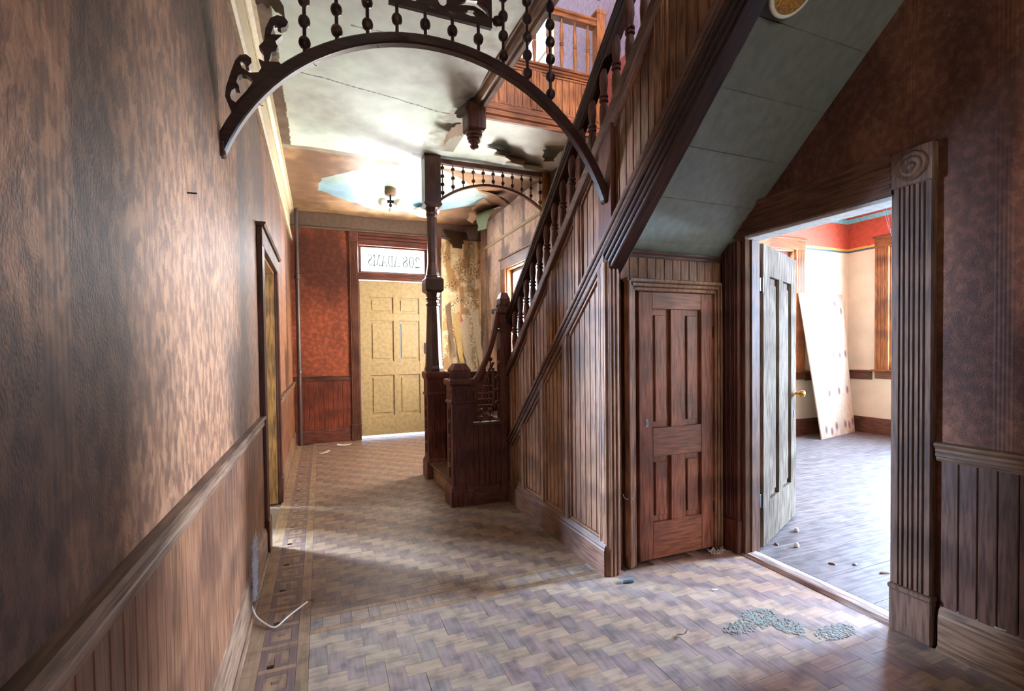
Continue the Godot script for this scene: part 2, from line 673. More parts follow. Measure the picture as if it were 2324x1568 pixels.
	M.crown = plain(rgb(196, 180, 146), 0.5, "mottle", 2.0, 0.1)
	M.soffit = plain(rgb(124, 124, 112), 0.6, "mottle", 1.4, 0.08)
	M.cream_door = plain(rgb(160, 136, 96), 0.45, "mottle", 1.2, 0.05)
	M.lavender = plain(rgb(196, 188, 236), 0.7, "mottle", 1.6, 0.03)
	M.pink = plain(rgb(190, 110, 106), 0.7, "mottle", 1.6, 0.03)
	M.cream = plain(rgb(202, 194, 168), 0.75, "soft", 0.7, 0.0)
	M.red = plain(rgb(172, 70, 46), 0.7, "mottle", 1.0, 0.1)
	M.cyan = plain(rgb(128, 190, 196), 0.6, "mottle", 2.0, 0.0)
	M.gold = plain(rgb(204, 164, 70), 0.6, "mottle", 2.0, 0.0)
	M.slate = plain(rgb(66, 88, 94), 0.6, "mottle", 2.0, 0.0)
	M.slate_pale = plain(rgb(140, 150, 160), 0.7, "mottle", 2.0, 0.0)
	M.white = plain(rgb(226, 224, 216), 0.6, "mottle", 2.0, 0.0)
	M.brown_base = wood(rgb(104, 68, 52), 0, 0.45)
	M.brown_base_z = wood(rgb(104, 68, 52), 2, 0.45)
	# floors
	M.block_light = wood(rgb(176, 150, 126), 0, 0.46, 4.0, false)
	M.block_light.albedo_texture = T.mottle
	M.block_light.heightmap_texture = T.mottle
	blotched(M.block_light, T.dirt, Vector3(1.2, 1.2, 1.2))
	M.block_dark = wood(rgb(154, 132, 122), 2, 0.46, 4.0, false)
	M.block_dark.albedo_texture = T.mottle
	M.block_dark.heightmap_texture = T.mottle
	blotched(M.block_dark, T.dirt, Vector3(1.2, 1.2, 1.2))
	M.block_light_dimmed = M.block_light.duplicate()  # browner copies for the far hall: its dim, warm light put into the colour
	M.block_light_dimmed.albedo_color = rgb(154, 122, 96)
	M.block_dark_dimmed = M.block_dark.duplicate()
	M.block_dark_dimmed.albedo_color = rgb(132, 102, 86)
	M.border = wood(rgb(160, 126, 96), 2, 0.46, 4.0, false)
	M.border.albedo_texture = T.mottle
	M.border.heightmap_texture = T.mottle
	blotched(M.border, T.dirt, Vector3(1.2, 1.2, 1.2))
	M.key = wood(rgb(116, 90, 82), 2, 0.46, 4.0, false)
	M.key.albedo_texture = T.mottle
	M.subfloor = plain(rgb(120, 96, 80), 0.8)
	M.boards = wood(rgb(112, 109, 108), 0, 0.5, 2.2, false)
	blotched(M.boards, T.dirt, Vector3(0.9, 0.9, 0.9))
	M.threshold = wood(rgb(186, 178, 168), 2, 0.4, 3.0, true)
	# small things
	M.glass = mat(Color(0.92, 0.97, 1.0, 0.06), 0.03)
	M.glass.transparency = BaseMaterial3D.TRANSPARENCY_ALPHA
	M.brass = mat(rgb(190, 140, 70), 0.25)
	M.brass.metallic = 1.0
	M.iron = mat(rgb(46, 44, 46), 0.4)
	M.iron.metallic = 0.6
	M.pipe = plain(rgb(74, 54, 50), 0.4, "mottle", 3.0, 0.05)
	M.bulb = mat(rgb(246, 238, 220), 0.25)
	M.ink = mat(rgb(52, 66, 44), 0.5)
	M.tape = mat(rgb(132, 136, 140), 0.35)
	M.cable = mat(rgb(224, 214, 194), 0.45)
	M.paper_white = plain(rgb(232, 226, 214), 0.7, "mottle", 5.0, 0.0)
	M.chip = plain(rgb(96, 112, 122), 0.6, "mottle", 6.0, 0.1)
	M.crust = plain(rgb(122, 122, 108), 0.8, "mottle", 6.0, 0.1)
	M.leaf = plain(rgb(120, 94, 70), 0.7, "mottle", 8.0, 0.1)
	M.marble = plain(rgb(196, 148, 80), 0.3, "paper", 4.0, 0.0)
	M.web = mat(Color(0.86, 0.86, 0.88, 0.5), 0.8)
	M.blind = mat(rgb(176, 124, 104), 0.6)
	M.ply = mat(Color.WHITE, 0.6)
	M.ply.albedo_texture = ImageTexture.create_from_image(plywood_image())


# bare plaster beside the front door: pale cream with runs of brown damp, black mould in clusters and torn lower layers
func plaster_image() -> Image:
	var w := 192
	var h := 768
	var a := noise(71, 0.016, 4).get_seamless_image(w, h)
	var b := noise(72, 0.06, 3).get_seamless_image(w, h)
	var d2 := noise(74, 0.13, 2).get_seamless_image(w, h)
	var c2 := noise(73, 0.010, 3).get_seamless_image(w, h)
	var im := Image.create(w, h, false, Image.FORMAT_RGB8)
	for j in h:
		for i in w:
			var run := a.get_pixel(i, int(j * 0.22)).r
			var p := a.get_pixel(i, j).r
			var q := b.get_pixel(i, j).r
			var k := c2.get_pixel(i, j).r
			var c := rgb(216, 196, 154).lerp(rgb(158, 118, 72), clampf((0.52 - run) * 4.0 + (q - 0.5) * 0.5, 0.0, 0.85))
			c = c.lerp(rgb(232, 220, 190), clampf((p - 0.55) * 4.0, 0.0, 0.7))
			var speck := d2.get_pixel(i, j).r
			if k < 0.48 and speck < 0.42:
				c = c.lerp(rgb(58, 46, 38), clampf((0.48 - k) * 5.0, 0.0, 0.8) * clampf((0.42 - speck) * 6.0, 0.0, 1.0))
			if i > w * 0.5 and i < w * 0.72:
				c = c.lerp(rgb(96, 92, 88), clampf((q - 0.40) * 1.2 + (k - 0.4), 0.0, 0.45))
			im.set_pixel(i, j, c)
	return im


# the face of the plywood sheet: pale veneer with cathedral grain, rows of dark patches over the fixings, dirty ends
func plywood_image() -> Image:
	var w := 256
	var h := 512
	var a := noise(61, 0.008, 4).get_seamless_image(w, h)
	var im := Image.create(w, h, false, Image.FORMAT_RGB8)
	var knots := [[0.10, 0.10], [0.32, 0.10], [0.78, 0.07], [0.92, 0.12], [0.12, 0.44], [0.36, 0.43], [0.57, 0.43], [0.75, 0.44], [0.93, 0.43], [0.33, 0.70], [0.62, 0.69], [0.88, 0.69], [0.14, 0.94], [0.30, 0.96], [0.45, 0.93], [0.72, 0.93], [0.84, 0.94], [0.95, 0.92]]
	for j in h:
		var v := float(j) / h
		for i in w:
			var u := float(i) / w
			var n := a.get_pixel(i, j).r
			var g := 0.5 + 0.5 * sin(u * 42.0 + n * 26.0 + v * 3.0)
			var c := rgb(168, 154, 134).lerp(rgb(146, 128, 106), g * 0.5)
			var dirty := clampf((absf(v - 0.5) - 0.36) * 5.0, 0.0, 1.0)
			c = c.lerp(rgb(110, 80, 62), dirty * clampf(n * 1.5 - 0.2, 0.0, 0.8))
			for k in knots:
				var d := Vector2((u - k[0]) * 1.0, (v - k[1]) * 1.3).length()
				if d < 0.045:
					c = c.lerp(rgb(84, 54, 58), clampf((0.045 - d) * 34.0, 0.0, 0.85))
			im.set_pixel(i, j, c)
	return im


# ---------------------------------------------------------------- the shell

# a wall slab across one axis with rectangular openings; axis 0: wall at x, spans z; axis 2: wall at z, spans x
func wall(called: String, label: String, axis: int, at: float, thick: float, s0: float, s1: float, y0: float, y1: float, holes: Array, m: Material) -> MeshInstance3D:
	var st := new_st()
	var ss := [s0, s1]
	var ys := [y0, y1]
	for q in holes:
		ss.append_array([q[0], q[1]])
		ys.append_array([q[2], q[3]])
	ss.sort()
	ys.sort()
	for i in ss.size() - 1:
		for j in ys.size() - 1:
			if ss[i + 1] - ss[i] < 1e-4 or ys[j + 1] - ys[j] < 1e-4:
				continue
			var cs: float = (ss[i] + ss[i + 1]) / 2.0
			var cy: float = (ys[j] + ys[j + 1]) / 2.0
			var open := false
			for q in holes:
				if cs > q[0] and cs < q[1] and cy > q[2] and cy < q[3]:
					open = true
			if open:
				continue
			var lo := Vector3(at, ys[j], ss[i]) if axis == 0 else Vector3(ss[i], ys[j], at)
			var hi := Vector3(at + thick, ys[j + 1], ss[i + 1]) if axis == 0 else Vector3(ss[i + 1], ys[j + 1], at + thick)
			box(st, Vector3(minf(lo.x, hi.x), lo.y, minf(lo.z, hi.z)), Vector3(maxf(lo.x, hi.x), hi.y, maxf(lo.z, hi.z)))
	var o := obj(called, st, m)
	tag(o, label, "wall", "", "structure")
	return o


func plaster_strip(called: String, label: String, _axis: int, at: float, thick: float, s0: float, s1: float, y0: float, y1: float, _holes: Array, m: Material) -> MeshInstance3D:
	var st := new_st()
	var p := [Vector3(s0, y0, at), Vector3(s1, y0, at), Vector3(s1, y1, at), Vector3(s0, y1, at)]
	var uv := [Vector2(0, 1), Vector2(1, 1), Vector2(1, 0), Vector2(0, 0)]
	for k in [0, 2, 1, 0, 3, 2]:
		st.set_uv(uv[k])
		st.set_color(Color.WHITE)
		st.set_normal(Vector3.BACK)
		st.add_vertex(p[k])
	st.set_uv(Vector2(0.1, 0.1))
	var mid := Vector3((s0 + s1) / 2, (y0 + y1) / 2, at + thick / 2)
	var back := []
	for q in p:
		back.append(q + Vector3(0, 0, thick))
	face(st, back, mid)
	for k in 4:
		face(st, [p[k], p[(k + 1) % 4], back[(k + 1) % 4], back[k]], mid)
	var o := obj(called, st, m)
	tag(o, label, "wall", "", "structure")
	return o


func slab(called: String, label: String, category: String, lo: Vector3, hi: Vector3, m: Material) -> MeshInstance3D:
	var st := new_st()
	box(st, lo, hi)
	var o := obj(called, st, m)
	tag(o, label, category, "", "structure")
	return o


var W := {}

func shell() -> void:
	# hall side walls; the panelled stair stands free between them
	W.left = wall("wall_left", "long left hall wall in brown embossed paper above dark boarding, with a doorway", 0, LEFT, -0.12, FAR, 2.5, 0.0, 6.4, [[-4.76, -3.70, -0.01, 2.08]], M.paper)
	W.right = wall("wall_right", "right wall in dark brown embossed paper beside the open doorway", 0, RIGHT, 0.12, -5.05, 2.5, 0.0, 3.45, [[-2.30, -1.42, -0.01, 2.07]], M.paper_right)
	W.landing = wall("wall_landing", "stained pinkish plaster wall round the bright landing window", 0, RIGHT, 0.12, FAR, -5.05, 0.0, 3.45, [[-6.5, -5.35, 1.18, 2.54]], M.plaster_pink)
	W.upper = wall("wall_upper", "lavender upstairs wall seen above the stair opening", 0, RIGHT, 0.12, -4.9, 2.5, 3.45, 6.4, [], M.lavender)
	W.upper2 = wall("wall_upper_cream", "cream upstairs wall strip beyond the white upright, seen behind the gallery", 0, RIGHT, 0.12, FAR, -4.9, 3.45, 6.4, [[-5.95, -5.05, 4.2, 5.7]], M.cream)
	W.far = wall("wall_far", "far end wall in red-brown paper around the front door", 2, FAR, -0.14, -0.5, 1.87, 0.0, 3.45, [[0.56, 1.66, -0.01, 3.02]], M.paper_red)
	W.far_plaster = plaster_strip("wall_far_plaster", "bare stained plaster strip right of the front door with peeling paper", 2, FAR, -0.14, 1.87, RIGHT + 0.12, 0.0, 3.45, [], M.plaster)
	wall("wall_upper_far", "upstairs end wall out of sight above the front door", 2, FAR, -0.14, -0.5, RIGHT + 0.12, 3.45, 6.4, [], M.white)
	wall("wall_rear", "hall wall behind the viewer with openings added for fill light", 2, 2.5, 0.14, -0.5, RIGHT + 0.12, 0.0, 6.4, [[0.5, 1.3, 0.9, 2.2], [0.95, 2.25, 4.3, 5.9]], M.paper_red)
	slab("ceiling_upper", "white upstairs ceiling over the stair opening", "ceiling", Vector3(-0.5, 6.4, FAR - 0.14), Vector3(RIGHT + 0.12, 6.52, 2.64), M.white)
	# hall ceiling: two slabs round the stair opening (x > 1.33, -4.0 < z < -0.75), with one painted pattern laid on by x and z
	var st := new_st()
	var parts := [[-0.38, 1.33, FAR, 2.5], [1.33, RIGHT, FAR, -4.0], [1.33, RIGHT, -0.75, 2.5]]
	for q in parts:
		var lo := Vector3(q[0], CEIL, q[2])
		var hi := Vector3(q[1], CEIL + 0.22, q[3])
		var nx := 8
		var nz := 24
		for i in nx:
			for j in nz:
				var x0 := lerpf(lo.x, hi.x, float(i) / nx)
				var x1 := lerpf(lo.x, hi.x, float(i + 1) / nx)
				var z0 := lerpf(lo.z, hi.z, float(j) / nz)
				var z1 := lerpf(lo.z, hi.z, float(j + 1) / nz)
				var p := [Vector3(x0, 0, z0), Vector3(x1, 0, z0), Vector3(x1, 0, z1), Vector3(x0, 0, z1)]
				for k in p.size():
					p[k].y = CEIL + sag(p[k].x, p[k].z)
				for t in [[0, 1, 2], [0, 2, 3]]:
					var a: Vector3 = p[t[0]]
					var b: Vector3 = p[t[1]]
					var c: Vector3 = p[t[2]]
					if (b - a).cross(c - a).dot(Vector3.DOWN) > 0.0:
						var s := b
						b = c
						c = s
					for v in [a, b, c]:
						st.set_color(Color.WHITE)
						st.set_normal(Vector3.DOWN)
						st.set_uv(Vector2((v.x + 0.4) / 2.97, (v.z + 7.74) / 7.94))
						st.add_vertex(v)
		st.set_uv(Vector2(0.5, 0.5))
		var mid := (lo + hi) / 2
		face(st, [Vector3(lo.x, hi.y, lo.z), Vector3(hi.x, hi.y, lo.z), hi, Vector3(lo.x, hi.y, hi.z)], mid)
		face(st, [lo, Vector3(lo.x, hi.y, lo.z), Vector3(lo.x, hi.y, hi.z), Vector3(lo.x, lo.y, hi.z)], mid)
		face(st, [Vector3(hi.x, lo.y, lo.z), Vector3(hi.x, hi.y, lo.z), hi, Vector3(hi.x, lo.y, hi.z)], mid)
		face(st, [lo, Vector3(hi.x, lo.y, lo.z), Vector3(hi.x, hi.y, lo.z), Vector3(lo.x, hi.y, lo.z)], mid)
		face(st, [Vector3(lo.x, lo.y, hi.z), Vector3(hi.x, lo.y, hi.z), hi, Vector3(lo.x, hi.y, hi.z)], mid)
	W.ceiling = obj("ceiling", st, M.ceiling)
	tag(W.ceiling, "pale glossy painted hall ceiling with brown bands, blue octagon and cracks", "ceiling", "", "structure")
	# the study beyond the left doorway
	slab("floor_study", "board floor of the room beyond the left doorway", "floor", Vector3(-4.0, -0.1, FAR), Vector3(-0.5, 0.0, -2.4), M.boards)
	slab("ceiling_study", "ceiling of the room beyond the left doorway", "ceiling", Vector3(-4.1, 3.2, FAR - 0.1), Vector3(-0.5, 3.3, -2.3), M.cream)
	wall("wall_study_west", "outer wall of the room beyond the left doorway with its window", 0, -4.0, -0.12, FAR, -2.4, -0.1, 3.2, [[-7.3, -6.3, 0.7, 2.6]], M.cream)
	wall("wall_study_far", "end wall of the room beyond the left doorway", 2, FAR, -0.12, -4.12, -0.5, -0.1, 3.2, [], M.cream)
	wall("wall_study_near", "near wall of the room beyond the left doorway", 2, -2.4, 0.12, -4.12, -0.5, -0.1, 3.2, [], M.cream)
	# ground and street light outside the front door
	slab("ground", "pale paved ground outside the house", "ground", Vector3(-30, -0.5, -40), Vector3(40, -0.3, 30), mat(rgb(170, 168, 160), 0.9))
	var porch := slab("porch_floor", "pale porch boards outside the front door, seen through the gap under it", "porch", Vector3(-0.5, -0.3, FAR - 2.4), Vector3(2.7, -0.01, FAR - 0.14), M.white)
	porch.set_meta("kind", "structure")
	var roof := thing("porch_roof", "grey porch ceiling with white rafters seen through the transom glass", "porch roof", Vector3(1.1, 3.2, FAR - 1.5), "", "structure")
	var pr := new_st()
	box(pr, Vector3(-0.8, 3.3, FAR - 2.7), Vector3(3.0, 3.36, FAR - 0.16))
	obj("boarding", pr, M.slate_pale, roof)
	for k in 9:
		pr = new_st()
		box(pr, Vector3(-0.6 + 0.42 * k, 3.22, FAR - 2.7), Vector3(-0.52 + 0.42 * k, 3.3, FAR - 0.16), 0.004)
		obj("rafter", pr, M.white, roof)


func sag(x: float, z: float) -> float:
	# old plaster: gentle waves, flat at the edges
	return 0.006 * sin(x * 4.1 + 1.0) * sin(z * 2.3) + 0.004 * sin(x * 9.0 - z * 5.0)


# ---------------------------------------------------------------- floors

func floors() -> void:
	var fl := slab("floor", "worn parquet hall floor of light and dark blocks with a key border", "floor", Vector3(-0.5, -0.1, FAR - 0.14), Vector3(RIGHT + 0.12, -0.012, 2.64), M.subfloor)
	# blocks laid two-to-one, light ones across the hall and dark ones along it
	var ux := 0.0766
	var uz := 0.0722
	var list := []
	for i in range(-2, 36):
		for r in range(-78, 36):
			var x := -0.0715 + ux * (i + 1)
			var z := -2.338 + uz * r
			var k := posmod(i - r, 4)
			if k == 0:
				list.append([x, x + 2 * ux, z, z + uz, true])
			elif k == 3:
				list.append([x, x + ux, z, z + 2 * uz, false])
	var eye := Vector3(0, 1.35, 0)
	var ordered := []
	for q in list:
		var x0: float = maxf(q[0], -0.0715)
		var x1: float = q[1]
		var z0: float = maxf(q[2], FAR)
		var z1: float = minf(q[3], 0.3)
		var xmax := 2.52
		if z1 < -2.38:
			xmax = 1.56
		x1 = minf(x1, xmax)
		if z0 < -2.46 and z1 > -2.64 and x0 < 1.5:   # the cross border
			if z1 > -2.46 + 0.02 and z0 < -2.46:
				z0 = maxf(z0, -2.46)
			elif z0 < -2.64 and z1 > -2.64:
				z1 = -2.64
			else:
				continue
		if x1 - x0 < 0.015 or z1 - z0 < 0.015:
			continue
		# turned to the picture: only what lies in front of the lens may show
		var c := Vector3((x0 + x1) / 2, 0, (z0 + z1) / 2)
		var fwd := Vector3(0.3735, 0, -0.9274).dot(c - eye)
		var side := Vector3(0.9274, 0, 0.3738).dot(c - eye)
		var seen := fwd > 1.5 and absf(side) < fwd * 1.1
		ordered.append([c.distance_to(eye) + (0.0 if seen else 100.0), x0, x1, z0, z1, q[4]])
	ordered.sort_custom(func(a, b): return a[0] < b[0])
	var rest_light := new_st()
	var rest_dark := new_st()
	var far_light := new_st()
	var far_dark := new_st()
	for n in ordered.size():
		var q = ordered[n]
		var lift := rng.randf_range(-0.0005, 0.0005)
		var lo := Vector3(q[1] + 0.0001, -0.012, q[3] + 0.0001)
		var hi := Vector3(q[2] - 0.0001, lift, q[4] - 0.0001)
		tint = tone(0.14 if q[5] else 0.14, 0.07)
		if n < 290:
			var st := new_st()
			top_block(st, lo, hi)
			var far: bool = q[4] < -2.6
			obj("parquet_block", st, (M.block_light_dimmed if far else M.block_light) if q[5] else (M.block_dark_dimmed if far else M.block_dark), fl)
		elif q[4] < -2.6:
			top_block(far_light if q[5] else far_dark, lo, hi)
		else:
			top_block(rest_light if q[5] else rest_dark, lo, hi)
	tint = Color.WHITE
	obj("parquet_blocks_light", rest_light, M.block_light, fl).set_meta("kind", "stuff")
	obj("parquet_blocks_dark", rest_dark, M.block_dark, fl).set_meta("kind", "stuff")
	obj("far_parquet_blocks_light", far_light, M.block_light_dimmed, fl).set_meta("kind", "stuff")
	obj("far_parquet_blocks_dark", far_dark, M.block_dark_dimmed, fl).set_meta("kind", "stuff")
	# border along the left wall: strip, key band, strip
	for q in [[-0.35, -0.272], [-0.122, -0.0725]]:
		var z := 0.3
		while z > FAR:
			var st := new_st()
			var len := rng.randf_range(1.1, 1.7)
			tint = tone(0.12)
			box(st, Vector3(q[0], -0.012, maxf(z - len, FAR)), Vector3(q[1], 0.0, z - 0.001), 0.001)
			obj("border_strip", st, M.border, fl)
			z -= len
	tint = Color.WHITE
	var z := -0.3
	var n := 0
	while z > FAR + 0.2:
		key_square(fl, -0.271, z - 0.15, n % 2 == 1)
		z -= 0.178
		n += 1
	# border across the hall where the arch stands
	var x := -0.071
	while x < 1.53:
		var st := new_st()
		tint = tone(0.15)
		box(st, Vector3(x, -0.012, -2.64), Vector3(minf(x + 0.14, 1.55), 0.0, -2.6), 0.001)
		box(st, Vector3(x, -0.012, -2.5), Vector3(minf(x + 0.14, 1.55), 0.0, -2.461), 0.001)
		obj("border_strip", st, M.border, fl)
		st = new_st()
		tint = tone(0.15)
		box(st, Vector3(x, -0.012, -2.599), Vector3(minf(x + 0.055, 1.55), 0.0, -2.501), 0.001)
		obj("border_block", st, M.block_dark, fl)
		st = new_st()
		tint = tone(0.15)
		box(st, Vector3(x + 0.056, -0.012, -2.599), Vector3(minf(x + 0.139, 1.55), 0.0, -2.501), 0.001)
		obj("border_block", st, M.block_light, fl)
		x += 0.14
	tint = Color.WHITE
	# threshold of the right doorway: a worn rounded strip
	var st2 := new_st()
	mould(st2, V2([0.0, 0.0, 0.14, 0.0, 0.14, 0.004, 0.11, 0.016, 0.07, 0.02, 0.03, 0.016, 0.0, 0.004]), Vector3(2.525, -0.002, -2.31), Vector3(2.525, -0.002, -1.40), Vector3.RIGHT, Vector3.UP)
	tag(obj("threshold", st2, M.threshold), "worn pale wooden threshold strip across the open right doorway", "threshold", "", "structure")


func top_block(st: SurfaceTool, lo: Vector3, hi: Vector3) -> void:
	# a block whose upper edges are eased; its underside is never seen
	var c := 0.0006
	var mid := Vector3((lo.x + hi.x) / 2, lo.y, (lo.z + hi.z) / 2)
	var a := [Vector3(lo.x, lo.y, lo.z), Vector3(hi.x, lo.y, lo.z), Vector3(hi.x, lo.y, hi.z), Vector3(lo.x, lo.y, hi.z)]
	var b := []
	var t := []
	for p in a:
		b.append(Vector3(p.x, hi.y - c, p.z))
		t.append(Vector3(p.x + c * signf(mid.x - p.x), hi.y, p.z + c * signf(mid.z - p.z)))
	face(st, t, mid)
	for i in 4:
		var j := (i + 1) % 4
		face(st, [a[i], a[j], b[j], b[i]], mid)
		face(st, [b[i], b[j], t[j], t[i]], mid)


func key_square(fl: Node3D, x: float, z: float, spiral: bool) -> void:
	# one square of the key band, 0.148 wide and 0.15 long: dark ring or dark spiral on a tan ground
	var w := 0.148
	var d := 0.15
	var bars := [[0.0, 0.03, 0.0, d], [w - 0.03, w, 0.0, d], [0.03, w - 0.03, 0.0, 0.028], [0.03, w - 0.03, d - 0.028, d]]
	if spiral:
		bars = [[0.0, 0.03, 0.0, d], [0.03, w, 0.0, 0.028], [w - 0.03, w, 0.028, d], [0.06, w - 0.03, d - 0.028, d], [0.06, 0.085, 0.055, d - 0.028]]
	var st := new_st()
	for q in bars:
		tint = tone(0.12)
		top_block(st, Vector3(x + q[0], -0.012, z + q[2]), Vector3(x + q[1], 0.0, z + q[3]))
	obj("key_inlay", st, M.key, fl)
	st = new_st()
	tint = tone(0.12)
	top_block(st, Vector3(x + 0.0302, -0.012, z + 0.0282), Vector3(x + w - 0.0302, -0.0008, z + d - 0.0282))
	top_block(st, Vector3(x, -0.012, z + d + 0.0005), Vector3(x + w, 0.0, z + 0.1775))
	obj("key_ground", st, M.border, fl)
	if not spiral:
		st = new_st()
		tint = tone(0.12)
		top_block(st, Vector3(x + 0.06, -0.012, z + 0.065), Vector3(x + 0.09, 0.0002, z + 0.085))
		obj("key_inlay", st, M.key, fl)
	tint = Color.WHITE


# ---------------------------------------------------------------- left wall

# tongue-and-groove boards standing side by side; along axis (0: x, 2: z) from s0 to s1, with the wall face at `at` and proud by `out`
func boards(parent: Node3D, axis: int, at: float, out: float, s0: float, s1: float, y0: float, y1: float, pitch: float, m: Material, called := "beadboard_plank") -> void:
	var n := maxi(1, roundi((s1 - s0) / pitch))
	var w := (s1 - s0) / n
	for i in n:
		tint = tone(0.2, 0.05)
		var st := new_st()
		var a := s0 + w * i + 0.0012
		var b := a + w - 0.0024
		var lo := Vector3(minf(at, at + out), y0, a) if axis == 2 else Vector3(a, y0, minf(at, at + out))
		var hi := Vector3(maxf(at, at + out), y1, b) if axis == 2 else Vector3(b, y1, maxf(at, at + out))
		box(st, lo, hi, 0.005)
		obj(called, st, m, parent)
	tint = Color.WHITE


# profiles: x is how far it stands out of the wall, y is height
func rail_profile() -> PackedVector2Array:
	return V2([0, 0, 0.014, 0, 0.02, 0.012, 0.02, 0.02, 0.026, 0.024, 0.026, 0.036, 0.022, 0.04, 0.026, 0.044, 0.026, 0.056, 0.036, 0.066, 0.04, 0.074, 0.04, 0.08, 0.03, 0.084, 0, 0.084])


func base_profile(h := 0.2) -> PackedVector2Array:
	return V2([0, 0, 0.03, 0, 0.03, h - 0.05, 0.026, h - 0.04, 0.026, h - 0.03, 0.016, h - 0.012, 0.012, h, 0, h])


func left_wall_trim() -> void:
	var O := Vector3.ZERO
	for q in [[-3.56, 2.4, "near", "near run, from the doorway towards the viewer"], [FAR, -4.9, "far", "far run, between the doorway and the end wall"]]:
		var wn := Node3D.new()
		wn.name = numbered("wainscot")
		add_child(wn)
		tag(wn, "brown beadboard wainscot of the left wall, " + q[3], "wainscot", "", "structure")
		boards(wn, 2, LEFT, 0.014, q[0], q[1], 0.18, 0.87, 0.0655, M.wainscot)
		var st := new_st()
		mould(st, rail_profile(), Vector3(LEFT, 0.85, q[0]), Vector3(LEFT, 0.85, q[1]), Vector3.RIGHT, Vector3.UP)
		var r := obj("chair_rail", st, M.trim_z)
		tag(r, "worn brown chair rail of the left wall, " + q[3], "chair rail", "", "structure")
		st = new_st()
		mould(st, base_profile(), Vector3(LEFT, 0, q[0]), Vector3(LEFT, 0, q[1]), Vector3.RIGHT, Vector3.UP)
		mould(st, V2([0.03, 0, 0.045, 0, 0.043, 0.012, 0.036, 0.018, 0.03, 0.019]), Vector3(LEFT, 0, q[0]), Vector3(LEFT, 0, q[1]), Vector3.RIGHT, Vector3.UP)
		tag(obj("baseboard_left", st, M.trim_z), "scuffed baseboard with shoe moulding along the left wall, " + q[3], "baseboard", "", "structure")
	# doorway: casings, head, reveal
	var d := thing("doorway_casing", "dark casing and yellow varnished reveal of the left doorway", "door casing", Vector3(LEFT, 0, -4.2), "", "structure")
	for q in [[-3.70, -3.56], [-4.90, -4.76]]:
		var st := new_st()
		casing(st, Vector3(LEFT, 0.22, (q[0] + q[1]) / 2), Vector3(LEFT, 2.08, (q[0] + q[1]) / 2), Vector3.RIGHT, Vector3.BACK, 0.14, 0.034)
		obj("casing", st, M.dark, d)
		st = new_st()
		box(st, Vector3(LEFT, 0, q[0] - 0.008), Vector3(LEFT + 0.045, 0.23, q[1] + 0.008), 0.006)
		obj("plinth_block", st, M.dark, d)
	var st := new_st()
	box(st, Vector3(LEFT, 2.08, -4.9), Vector3(LEFT + 0.036, 2.2, -3.56), 0.004)
	mould(st, V2([0, 0, 0.05, 0.0, 0.06, 0.016, 0.06, 0.024, 0, 0.024]), Vector3(LEFT, 2.2, -4.92), Vector3(LEFT, 2.2, -3.54), Vector3.RIGHT, Vector3.UP)
	obj("head_casing", st, M.casing_z, d)
	st = new_st()
	for q in [[-4.765, -4.74], [-3.72, -3.695]]:
		box(st, Vector3(LEFT - 0.14, 0, q[0]), Vector3(LEFT + 0.004, 2.09, q[1]), 0.003)
	box(st, Vector3(LEFT - 0.14, 2.06, -4.74), Vector3(LEFT + 0.004, 2.09, -3.72), 0.003)
	obj("reveal", st, M.yellow, d)
	# yellow stained door leaf of that room standing open against its far side
	var lf := thing("door_leaf", "yellow varnished door leaf swung open inside the left doorway", "door", Vector3(LEFT - 0.14, 0, -4.72))
	st = new_st()
	box(st, Vector3(-1.3, 0.012, -4.735), Vector3(LEFT - 0.15, 2.05, -4.695), 0.004)
	obj("slab", st, M.yellow, lf)
	st = new_st()
	for q in [[0.2, 0.85], [1.05, 1.9]]:
		for x in [-1.2, -0.86]:
			box(st, Vector3(x, q[0], -4.70), Vector3(x + 0.26, q[1], -4.686), 0.006)
	obj("panel", st, M.yellow, lf)
	# picture moulding and painted frieze strip under the ceiling
	st = new_st()
	box(st, Vector3(LEFT, 3.05, FAR), Vector3(LEFT + 0.006, CEIL + 0.01, 2.4))
	mould(st, V2([0, 0, 0.02, 0, 0.034, 0.012, 0.034, 0.022, 0.02, 0.03, 0.02, 0.04, 0.012, 0.048, 0, 0.05]), Vector3(LEFT, 3.01, FAR), Vector3(LEFT, 3.01, 2.4), Vector3.RIGHT, Vector3.UP)
	mould(st, V2([0, 0.07, 0, 0, 0.012, 0, 0.016, 0.02, 0.04, 0.045, 0.06, 0.05, 0.06, 0.07]), Vector3(LEFT, 3.385, FAR), Vector3(LEFT, 3.385, 2.4), Vector3.RIGHT, Vector3.UP)
	tag(obj("trim_1", st, M.crown), "cream painted moulding and strip along the top of the left wall", "moulding", "", "structure")
	# two pale scratches, two nails
	st = new_st()
	for q in [[-1.62, 1.05, -1.50, 1.085], [-1.44, 1.09, -1.42, 1.11]]:
		tube(st, [Vector3(LEFT + 0.002, q[1], q[0]), Vector3(LEFT + 0.002, (q[1] + q[3]) / 2 + 0.004, (q[0] + q[2]) / 2), Vector3(LEFT + 0.002, q[3], q[2])], 0.002, 5)
	st = new_st()
	for q in [[-1.78, 1.86], [-1.74, 2.74]]:
		tube(st, [Vector3(LEFT - 0.002, q[1], q[0]), Vector3(LEFT + 0.026, q[1] + 0.002, q[0] - 0.004)], 0.0028, 6)
		tag(obj("nail", st, M.iron), "bent nail sticking out of the brown left wall, " + ("lower one" if q[1] < 2.0 else "upper one near the arch top"), "nail", "nails in the left wall")
		st = new_st()


